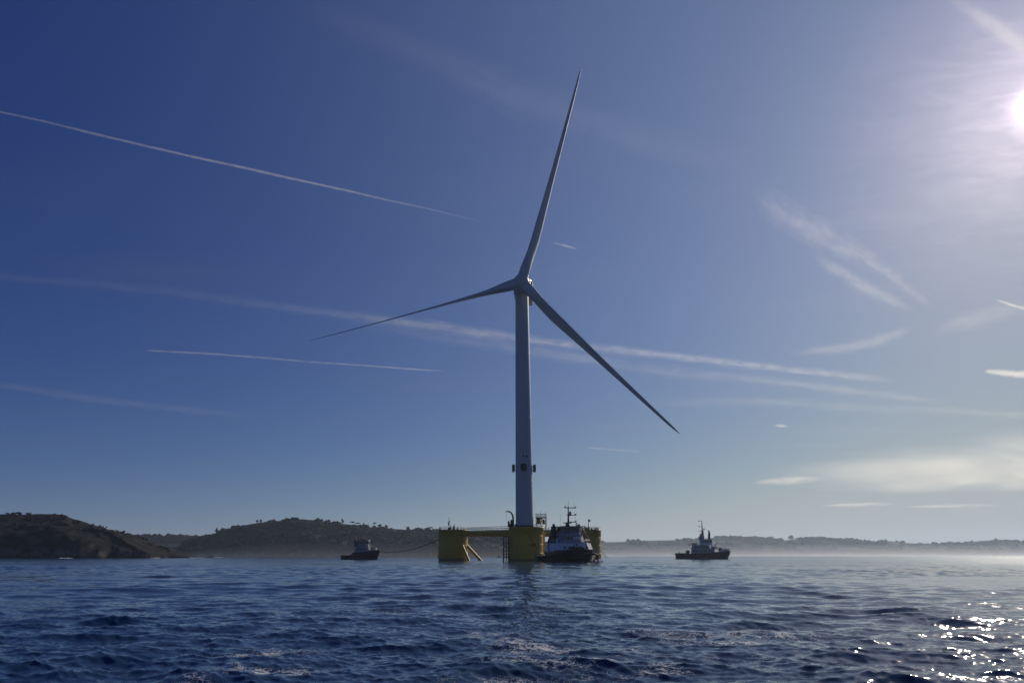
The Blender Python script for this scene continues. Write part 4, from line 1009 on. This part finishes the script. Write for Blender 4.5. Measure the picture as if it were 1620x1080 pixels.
    b = MB(); b.tube([(12.0, -.8, 3.2), (12.0, -.8, 4.6), (12.0, .8, 4.6), (12.0, .8, 3.2)], .2, 8); b.build('bow_staple', M['dark_steel'], t)
    return t
middle_tug()

# --- right tug: seen from the side, further off, bow to the right
DR = 461.0
def right_tug():
    k = DR / FPX
    t = thing('tugboat', 'dark tug alone on the open water right of the turbine, tall slim mast', 'tugboat', (at(1111, 0, DR).x, DR, 0.0), math.radians(-14), 'tugs attending the turbine')
    st = [(-15.6, 4.2, 3.2, 3.5, -1.0, -.5), (-14.6, 5.2, 4.4, 3.6, -1.4, -.4), (-8.6, 5.5, 5.1, 3.6, -1.5, 0), (-8.2, 5.5, 5.1, 3.3, -1.5, 0), (-2, 5.5, 5.0, 3.3, -1.5, 0), (5.0, 5.4, 4.6, 3.8, -1.5, 0),
          (10.0, 4.9, 3.4, 4.5, -1.5, .3), (13.2, 3.4, 1.8, 5.0, -1.4, .7), (14.6, 1.8, .6, 5.2, -1.3, 1.0), (15.0, .6, .1, 5.25, -1.2, 1.1)]
    h = hull_mesh(st, None).build('hull', M['navy'], t)
    b = MB()
    for sg in (1, -1): b.tube([(-16.1, sg * 3.9, 3.0), (-14.8, sg * 5.4, 3.1), (-2, sg * 5.7, 2.7), (5, sg * 5.6, 3.2), (10.2, sg * 5.1, 3.9), (13.6, sg * 3.6, 4.3), (15.5, sg * 1.9, 4.5), (16.1, 0, 4.5)], .28, 8)
    b.build('rubbing_strake', M['rubber'], h)
    b = MB()
    for z in (2.2, 3.0, 3.8, 4.6): b.tube([(14.2 + z * .15, -2.0, z), (15.2 + z * .2, 0, z), (14.2 + z * .15, 2.0, z)], .45, 9)
    b.build('bow_fender', M['rubber'], h)
    b = MB(); b.loft([[(10.5, -4.6, 4.6), (10.5, -4.4, 4.6), (10.4, -4.3, 5.6), (10.4, -4.5, 5.6)], [(15.0, -1.4, 5.2), (15.0, -1.2, 5.2), (15.5, -1.3, 6.3), (15.5, -1.5, 6.3)], [(15.6, 0, 5.25), (15.4, 0, 5.25), (15.9, 0, 6.35), (16.1, 0, 6.35)]], smooth=False)
    b.loft([[(10.5, 4.4, 4.6), (10.5, 4.6, 4.6), (10.4, 4.5, 5.6), (10.4, 4.3, 5.6)], [(15.0, 1.2, 5.2), (15.0, 1.4, 5.2), (15.5, 1.5, 6.3), (15.5, 1.3, 6.3)], [(15.6, 0, 5.25), (15.4, 0, 5.25), (15.9, 0, 6.35), (16.1, 0, 6.35)]], smooth=False)
    b.build('bow_bulwark', M['ship_white'], h)
    tyre_row(h, [((x, -5.75, 1.9), 0) for x in (-13, -10.5, -6, -3, 0, 3, 6)], .55)
    MB().box((-11.6, 0, 2.6), (6.2, 9.6, .1)).build('aft_deck', M['deck_red'], t)
    winch(t, (-8.6, 0, 2.9), 3.0, 1.25)
    b = MB(); b.tube([(-13.6, -3.2, 2.7), (-13.6, -3.2, 4.3), (-13.6, 3.2, 4.3), (-13.6, 3.2, 2.7)], .18, 8); b.build('towing_bow', M['dark_steel'], t)
    d1, a0, a1 = house('deckhouse', -6.6, 7.6, 8.2, 3.2, 6.0, t, M['ship_grey_and_shade'], .2, .6, 1.6)
    window_row(d1, ((-5.6, -4.05, 0), (5.0, -4.05, 0)), 4.5, 5.2, 7, .1, .28)
    d2, b0, b1 = house('upper_deckhouse', -6.4, 5.0, 7.2, 6.0, 8.3, t, M['ship_grey_and_shade'], .3, 1.2, 1.4)
    window_row(d2, ((-4.6, -3.5, 0), (2.6, -3.5, 0)), 6.9, 7.6, 5, .12, .25)
    b = MB(); b.loft([[(5.2, -2.6, 6.0), (9.6, -1.2, 6.0), (9.6, 1.2, 6.0), (5.2, 2.6, 6.0)], [(5.0, -2.4, 7.8), (6.0, -1.2, 7.8), (6.0, 1.2, 7.8), (5.0, 2.4, 7.8)]], smooth=False); b.build('engine_casing', M['ship_grey_and_shade'], t)
    b = MB(); b.box((-6.4, 0, 8.3), (4.6, 7.6, .14)); b.box((-1.6, 0, 8.302), (6.0, 7.6, .14)); b.build('boat_deck', M['dark_steel'], t)
    b = MB(); b.loft([[(-7.0 + 4.6 * f, -2.9 + .85 * math.cos(u) * math.sin(PI * max(.08, min(.95, f))), 9.1 + .6 * math.sin(u) * math.sin(PI * max(.08, min(.95, f)))) for u in np.linspace(0, 2 * PI, 9)[:-1]] for f in np.linspace(0, 1, 8)])
    b.build('rescue_boat', M['orange'], t)
    w1, c0, c1 = house('wheelhouse', -1.6, 5.6, 6.0, 8.45, 11.6, t, M['ship_white'], .2, .1, 1.5, wtop=5.8)
    window_row(w1, ((-1.0, -2.97, 0), (3.9, -2.97, 0)), 9.9, 11.2, 5, .1, .09); window_row(w1, ((5.62, -1.5, 0), (5.62, 1.5, 0)), 9.9, 11.2, 3, .1, .08); window_row(w1, ((4.2, -2.9, 0), (5.5, -1.6, 0)), 9.9, 11.2, 2, .1, .08)
    b = MB(); b.box((1.9, 0, 11.6), (7.8, 6.6, .2), (.95, .95)); rf = b.build('roof', M['dark_steel'], w1)
    b = MB(); b.box((-.4, 0, 11.8), (3.2, 4.2, 2.6), (.8, .8)); b.build('top_house', M['ship_grey_and_shade'], t)
    rail(t, [(5.0, -2.9, 11.8), (-1.6, -2.9, 11.8), (-1.6, 2.9, 11.8)], 1.0); rail(t, [(-1.8, -3.7, 8.45), (-8.6, -3.7, 8.45), (-8.6, 3.7, 8.45)], 1.0)
    for y in (-1.9, 1.9):
        b = MB(); b.box((4.0, y, 11.75), (1.5, 1.1, 4.4), (.7, .7), shift=(.1, 0)); b.tube([(4.1, y, 16.1), (3.8, y, 17.0), (3.4, y, 17.3)], .36, 10); b.build('funnel', M['black'], t)
    mo = tug_mast(t, (.2, 0, 12.2), 11.0, [(.45, -.9, .9, 2), (.66, -.9, .9, 2)], .34, -.5)
    b = MB(); b.box((.3, 0, 12), (1.7, 1.5, 5.4), (.45, .5)); b.build('mast_trunk', M['black'], mo)
    for z, l_ in ((23.0, 1.9), (19.6, 1.7), (17.0, 1.5)):
        b = MB(); b.tube([(-.3, 0, z), (-.3 - l_, 0, z)], .13, 6); b.lathe((-.3 - l_, 0, z), [(.05, -.1), (.24, -.05), (.24, .4), (.05, .5)], 10); b.build('lamp_arm', M['black'], mo)
    b = MB(); b.tube([(.3, 0, 17.6), (1.1, 0, 18.2)], .12, 6); b.lathe((1.1, 0, 18.0), [(.05, -.3), (.42, 0), (.42, .5), (.05, .7)], 10); b.build('satellite_dome', M['dark_steel'], mo)
    b = MB(); b.box((-1.1, .2, 14.4), (.6, .6, .9)); b.box((-1.1, .2, 15.35), (.3, 2.8, .26)); b.build('radar', M['dark_steel'], t)
    b = MB(); b.tube([(7.6, -1.0, 6.0), (7.6, -1.0, 8.2), (8.4, -1.0, 9.4), (9.2, -1.0, 10.0)], .2, 8); b.build('fire_monitor', M['dark_steel'], t)
    winch(t, (10.6, 0, 4.6), 3.0, 1.15)
    b = MB(); b.tube([(8.2, -1.8, 7.3), (13.4, -.5, 5.4)], .2, 8); b.tube([(8.2, 1.8, 7.3), (13.4, .5, 5.4)], .2, 8); b.build('bow_stay', M['dark_steel'], t)
    b = MB(); b.tube([(13.2, -.8, 5.0), (13.2, -.8, 6.6), (13.2, .8, 6.6), (13.2, .8, 5.0)], .2, 8); b.build('bow_staple', M['dark_steel'], t)
    whip(t, [(3.4, 2.2, 11.8), (-1.2, -2.4, 11.8)], 4.0)
    return t
right_tug()
# broken water where the hulls meet the sea
def wash(label, pts, hgt, seed):
    g = np.random.default_rng(seed); V, F, o = [], [], 0
    for x, y, r in pts:
        P = lump(ICO1, g, .35) * np.array([r, r * .8, hgt * g.uniform(.5, 1.1)]) + np.array([x, y, 0.02]); V.append(P); F.append(ICO1[1] + o); o += len(P)
    ob = np_mesh('bow_wash', np.concatenate(V), np.concatenate(F), M['foam']); return tag(ob, label, kind='stuff')
g_ = np.random.default_rng(77)
def along(p, q, n, w_, r0, r1): return [(p.x + (q.x - p.x) * f + g_.normal() * w_, p.y + (q.y - p.y) * f + g_.normal() * w_, g_.uniform(r0, r1)) for f in g_.uniform(0, 1, n)]
wash('white wash at the right side of the middle tug', along(at(943, 0, 238), at(951, 0, 240), 26, .35, .18, .5), .75, 3)
wash('thin wash under the bow of the right tug', along(at(1145, 0, 459), at(1152, 0, 459), 18, .5, .2, .5), .4, 4)

# ropes
def rope(name, label, p, q, sag, r=.09, cat='rope', seg=40):
    p, q = Vector(p), Vector(q); pts = [p + (q - p) * f - Vector((0, 0, sag * 4 * f * (1 - f))) for f in np.linspace(0, 1, seg)]
    o = MB().tube(pts, r, 6).build(name, M['rope']); return tag(o, label, cat)
rope('tow_rope', 'slack dark towing rope from the left tug bow up to the yellow column', at(601, 871.6, 398.3), Vector((at(694.2, 852.5, 303).x, 303, at(0, 852.5, 303).z)), 2.2, .16)
a = at(947.6, 866, 302); rope('mooring_rope', 'dark rope slanting into the water right of the right yellow column', (a.x + .05, a.y, a.z), at(959, 880, 299), .3, .10)
a = at(947.8, 874, 302); rope('mooring_rope', 'lower short rope beside the waterline of the right yellow column', (a.x + .05, a.y, a.z), at(962, 881, 300), .5, .08)

# small white boat near the far shore, seen through the platform
def small_boat():
    D = 800.0; p = at(789.5, 0, D)
    t = thing('small_boat', 'small white cabin boat near the far shore, seen between the yellow columns', 'boat', (p.x, D, 0), math.radians(12))
    st = [(-2.6, 1.0, .9, .9, -.4, 0), (0, 1.15, 1.0, .95, -.5, 0), (1.8, .8, .5, 1.15, -.5, .2), (2.7, .15, .05, 1.3, -.4, .4)]
    hull_mesh(st, None).build('hull', M['ship_white'], t)
    c, r0, r1 = house('cabin', -1.3, 1.3, 1.6, .9, 2.5, t, M['ship_white'], .12, .5, .3)
    window_row(c, ((-1.0, -.78, 0), (.8, -.78, 0)), 1.6, 2.2, 3, .05, .12)
    MB().tube([(-.4, 0, 2.5), (-.4, 0, 4.2)], .05, 6).build('mast', M['galv'], t)
    rail(t, [(1.3, -.9, 1.1), (2.5, -.2, 1.35), (1.3, .9, 1.1)], .6)
small_boat()

# ------------------------------------------------------------------ contrails and high cloud, far above the haze
def ice_vapour(name, tau, depth, scale, lo, hi, stops=None, axis=None, ext=(0, 1), ell=None, stretch=(1, 1, 1), rotz=0.0, g=0.55, detail=4.0):
    """thin ice cloud: scattering volume whose density is broken up by noise"""
    m, t = mat(name)
    pos = t.n('ShaderNodeTexCoord').outputs['Object']
    vec = pos
    if axis is not None:                                     # fibres drawn out along the trail
        nd = t.n('ShaderNodeVectorMath', {0: tuple(axis)}, operation='SCALE'); t.put(nd, 'Scale', t.m('MULTIPLY', t.vm('DOT_PRODUCT', pos, tuple(axis)), 0.70))
        vec = t.vm('SUBTRACT', pos, nd.outputs[0])
    mp = t.n('ShaderNodeMapping', {'Vector': vec, 'Rotation': (0, 0, rotz), 'Scale': tuple(scale * s for s in stretch)})
    n = t.noise(mp, 1.0, detail, 0.62, 0.7)
    d = t.rng(n.outputs[0], lo, hi, 0, 1, True)
    if stops:
        u = t.rng(t.vm('DOT_PRODUCT', pos, tuple(axis)), ext[0], ext[1])
        cr = t.n('ShaderNodeValToRGB', {0: u}); el = cr.color_ramp.elements
        while len(el) > 1: el.remove(el[-1])
        for k, (p, v) in enumerate(stops):
            e = el[0] if k == 0 else el.new(p)
            e.position = p; e.color = (v, v, v, 1)
        d = t.m('MULTIPLY', d, cr.outputs[0])
    if ell:
        q = t.vm('DIVIDE', pos, ell); r2 = t.vm('DOT_PRODUCT', q, q)
        d = t.m('MULTIPLY', d, t.rng(r2, 1.0, 0.0, 0, 1, True))
    d = t.m('MULTIPLY', d, tau / depth)
    v = t.n('ShaderNodeVolumePrincipled', {'Color': (1.0, 0.97, 0.90, 1), 'Density': d, 'Anisotropy': g})
    sf = t.n('ShaderNodeMixShader', {0: 0.003, 1: t.n('ShaderNodeBsdfTransparent'), 2: t.n('ShaderNodeBsdfTranslucent', {'Color': (0.95, 0.95, 0.97, 1)})})
    t.n('ShaderNodeOutputMaterial', {'Surface': sf, 'Volume': v}); return m
def sky_pt(px, py, alt):
    d = Vector(((px - CX) / FPX, 1.0, (HY - py) / FPX)); return d * (alt / d.z)
def contrail(name, label, cat, pts, alt, group, k=1.0, lo=0.30, hi=0.62, seg=16, tau=0.42, rough=0.22):
    """pts: (column, row, half width in photo pixels, density)"""
    P = np.array(pts, float); n = 130
    tt = np.linspace(0, len(P) - 1, n); idx = np.arange(len(P))
    col = [np.interp(tt, idx, P[:, q]) for q in range(4)]
    for q in range(3):                                       # soften the corners of the path
        for _ in range(6): col[q][1:-1] = (col[q][:-2] + 2 * col[q][1:-1] + col[q][2:]) / 4
    c = [sky_pt(x, y, alt) for x, y in zip(col[0], col[1])]
    r = [max(.2, w_) * p.y / FPX for w_, p in zip(col[2], c)]
    o0 = c[n // 2].copy(); g = np.random.default_rng(int(abs(pts[1][0]) + pts[1][1])); b = MB()
    b.tube([p - o0 for p in c], r, seg, cap=True)
    V = np.array(b.v); nr = n * seg                          # ragged surface
    ctr = np.repeat(np.array([list(p - o0) for p in c]), seg, 0); rr = np.repeat(np.array(r), seg)
    s_ = np.repeat(np.arange(n), seg) * 0.55; a_ = np.tile(np.arange(seg), n) * 2 * PI / seg
    J = 1 + rough * (fbm(s_ + 3 * np.cos(a_), 2 + 3 * np.sin(a_) + s_ * .2, int(g.integers(1, 500)), 3))
    V[:nr] = ctr + (V[:nr] - ctr) * J[:, None]; V[nr:nr + seg] = V[:seg]; V[nr + seg:nr + 2 * seg] = V[nr - seg:nr]
    b.v = [tuple(p) for p in V]
    ax_ = (c[-1] - c[0]).normalized(); u = np.array([(p - o0).dot(ax_) for p in c]); u0, u1 = u.min(), u.max()
    st = [((u[i] - u0) / (u1 - u0), col[3][i]) for i in np.linspace(0, n - 1, 22).astype(int)]
    rm = sum(r) / n
    m = ice_vapour(name + '_ice', tau * 0.55, 1.6 * rm, k / rm, lo, hi, st, ax_, (u0, u1))
    o = b.build(name, m); o.location = o0
    q = MB(); q.f = list(b.f); q.sm = list(b.sm)             # denser middle of the trail
    ctr2 = np.concatenate([ctr, ctr[:seg], ctr[-seg:]]); q.v = [tuple(p) for p in ctr2 + (V - ctr2) * 0.56]
    q.build(name + '_core', ice_vapour(name + '_core_ice', tau * 0.8, 1.6 * rm * 0.56, k / rm * 1.3, lo, hi, st, ax_, (u0, u1)), o)
    return tag(o, label, cat, group)
GT = 'contrails crossing the sky'
contrail('contrail', 'long thin sharp contrail slanting down from the left edge at upper left', 'contrail',
         [(-60, 163, 2.45, .4), (0, 177, 2.30, .5), (75, 193, 2.16, .6), (150, 212, 2.30, .7), (300, 247, 2.45, .85), (380, 264, 2.45, .9), (450, 280, 2.30, .9), (560, 304, 2.02, .7), (620, 318, 1.66, .45), (690, 333, 1.44, .3), (770, 353, 1.44, 0.0)], 9000, GT, 0.5, 0.25, 0.6, tau=0.34)
contrail('contrail', 'thin bright contrail left of the tower, below the old broad trail', 'contrail',
         [(228, 553.5, 1.20, 0), (240, 554.5, 1.65, .8), (330, 559, 1.80, .75), (420, 566, 1.80, .55), (500, 573, 1.65, .45), (580, 578, 1.65, .6), (650, 583.5, 1.65, .75), (690, 586, 1.35, .5), (705, 587, 0.90, 0)], 9000, GT, 0.4, 0.2, 0.6, tau=0.3)
contrail('contrail', 'short faint contrail right of the hub beside the upper blade', 'contrail', [(872, 383, 1.0, 0), (880, 385, 1.8, .5), (896, 389, 2.2, .6), (908, 392.5, 1.8, .5), (915, 394.5, 1.0, 0)], 9000, GT, 0.5, .2, .6, tau=0.2)
contrail('contrail', 'short faint level contrail low right of the tower', 'contrail', [(924, 707, .8, 0), (935, 708, 1.5, .45), (970, 711, 1.6, .4), (1005, 713.5, 1.5, .35), (1022, 715, 1.0, 0)], 8000, GT, 0.4, .2, .6, tau=0.2)
contrail('contrail', 'short bright contrail at the right edge above the small cloud', 'contrail', [(1572, 473, 1.0, 0), (1582, 476, 2.0, .6), (1600, 482, 2.4, .65), (1630, 491, 2.6, .5), (1680, 504, 2.0, .2)], 9000, GT, 0.5, .2, .6, tau=0.16)
contrail('contrail', 'wide bright contrail in the top right corner above the sun', 'contrail', [(1480, -18, 7, .15), (1515, 4, 9, .4), (1560, 32, 13, .55), (1600, 60, 16, .55), (1660, 100, 20, .5), (1740, 150, 24, .2)], 9000, GT, 0.5, .15, .75, tau=0.16)
GB = 'broad old trails spread by the wind'
contrail('spread_contrail', 'broad fuzzy old trail crossing behind the tower from the left edge to the right', 'contrail',
         [(-80, 427, 8, .06), (0, 438, 8, .10), (110, 446, 8, .09), (220, 456, 9, .09), (330, 470, 11, .12), (430, 483, 11, .16), (520, 494, 10, .28), (600, 505, 10, .55), (680, 515, 10, .7), (760, 526, 10, .75), (830, 536, 9, .75), (900, 545, 8, .65),
          (980, 554, 8, .7), (1060, 563, 7, .75), (1130, 571, 7, .7), (1200, 579, 7, .6), (1280, 588, 7, .45), (1340, 594, 8, .3), (1420, 602, 9, 0)], 9000, GB, 0.8, .30, .72, 20, tau=0.27)
contrail('spread_contrail', 'faint wide trail just under the broad one, running from the tower to the right', 'contrail',
         [(560, 512, 9, .0), (680, 530, 12, .3), (780, 543, 13, .34), (860, 556, 13, .36), (960, 573, 12, .3), (1060, 588, 11, .28), (1160, 597, 9, .3), (1260, 606, 9, .34), (1350, 618, 9, .32), (1430, 629, 8, .26), (1500, 638, 8, 0)], 9000, GB, 0.6, .28, .75, 20, tau=0.2)
contrail('spread_contrail', 'lowest pale trail at lower right, nearly level above the cream cloud', 'contrail',
         [(1010, 640, 8, 0), (1100, 636, 10, .2), (1200, 634, 10, .24), (1300, 640, 10, .26), (1400, 647, 9, .26), (1500, 648, 8, .2), (1600, 655, 8, .26), (1700, 662, 8, .1)], 9000, GB, 0.6, .28, .75, 20, tau=0.2)
contrail('spread_contrail', 'very faint pinkish trail low at the left edge', 'contrail', [(-40, 604, 6, .1), (40, 614, 7, .2), (120, 627, 8, .22), (220, 640, 8, .18), (320, 650, 8, .12), (400, 657, 8, 0)], 9000, GB, 0.5, .25, .7, 20, tau=0.4)
contrail('spread_contrail', 'very broad faint lavender band above and left of the upper blade tip', 'contrail', [(500, 20, 20, 0), (620, 62, 30, .5), (720, 108, 32, .7), (820, 152, 32, .6), (920, 190, 34, .4), (1060, 232, 34, .2), (1180, 262, 30, 0)], 9000, GB, 0.9, .28, .8, 20, tau=.045)
GC = 'wisps of cirrus on the right'
contrail('cirrus_wisp', 'feathery cirrus wisp slanting down right of the upper blade', 'cloud', [(1195, 300, 16, 0), (1225, 325, 24, .34), (1275, 358, 26, .36), (1320, 384, 22, .42), (1365, 405, 16, .5), (1405, 430, 12, .45), (1445, 462, 9, .3), (1480, 490, 8, 0)], 9000, GC, 1.3, .38, .80, 20, tau=0.2)
contrail('cirrus_wisp', 'thinner cirrus streak under the feathery wisp', 'cloud', [(1285, 400, 8, 0), (1320, 425, 12, .26), (1370, 455, 13, .3), (1410, 475, 11, .26), (1450, 492, 8, 0)], 9000, GC, .9, .3, .75, 20, tau=0.2)
contrail('cirrus_wisp', 'pale wisp rising to the right above the broad trails', 'cloud', [(1240, 560, 5, 0), (1290, 555, 9, .4), (1340, 549, 11, .5), (1385, 540, 12, .46), (1420, 529, 12, .3), (1445, 520, 9, 0)], 9000, GC, .8, .25, .72, 20, tau=0.16)
contrail('cirrus_wisp', 'ragged wisp right of the crossing trails, nearing the right edge', 'cloud', [(1470, 530, 8, 0), (1510, 515, 16, .34), (1550, 502, 20, .42), (1590, 492, 18, .35), (1640, 484, 14, 0)], 9000, GC, .9, .32, .75, 20, tau=0.16)
contrail('small_cloud', 'small bright cloudlet at the right edge under the short contrail', 'cloud', [(1556, 586, 2, 0), (1566, 587.5, 5, .9), (1590, 590, 6, .95), (1625, 593, 7, .9), (1670, 597, 6, .5), (1700, 599, 3, 0)], 7000, None, .5, .1, .6, 20, tau=0.26)
contrail('small_cloud', 'tiny faint cloudlet alone left of the cream cloud', 'cloud', [(1222, 673, 1, 0), (1232, 673, 3, .5), (1240, 673.4, 3, .5), (1250, 674, 1, 0)], 7000, None, .5, .1, .6, 16, tau=0.35)

def cloud_lens(name, label, cat, c, half, alt, thick, depth, tau, scale, stretch, rotz, lo, hi, group=None, tilt=0.0):
    """flat lens of ice cloud; c = column and row of its middle, half = half width in columns, depth and thick in metres"""
    o0 = sky_pt(c[0], c[1], alt); rx = half * o0.y / FPX
    V = ICO3[0] * np.array([rx, depth, thick])
    m = ice_vapour(name + '_ice', tau, 2 * thick * o0.length / o0.z, scale, lo, hi, ell=(rx, depth, thick), stretch=stretch, rotz=rotz, detail=6.0)
    o = np_mesh(name, V, ICO3[1], m); o.location = o0; o.rotation_euler = (0, 0, tilt)
    return tag(o, label, cat, group)
ICO3 = ico(3)
cloud_lens('cloud_bank', 'wide cream coloured cloud bank low at the right edge over the far hills', 'cloud', (1660, 738), 440, 4200, 820, 14500, 2.2, 1 / 2600.0, (0.30, 1.0, 1.4), 0.5, .42, .62, tilt=0.25)
cloud_lens('cloud_streak', 'small cream streak of cloud left of the low cloud bank', 'cloud', (1248, 760), 60, 4200, 130, 2900, 1.1, 1 / 900.0, (.5, .6, 1), 0.3, .34, .62)
cloud_lens('cloud_streak', 'thin low cream streak just above the far hills under the cloud bank', 'cloud', (1358, 798), 66, 3600, 60, 2600, 1.0, 1 / 1200.0, (.5, .5, 1), 0.3, .32, .62)
cloud_lens('cloud_streak', 'long thin cream streak beneath the right end of the cloud bank', 'cloud', (1505, 800), 90, 3600, 60, 2600, .7, 1 / 1200.0, (.5, .5, 1), 0.3, .32, .62)
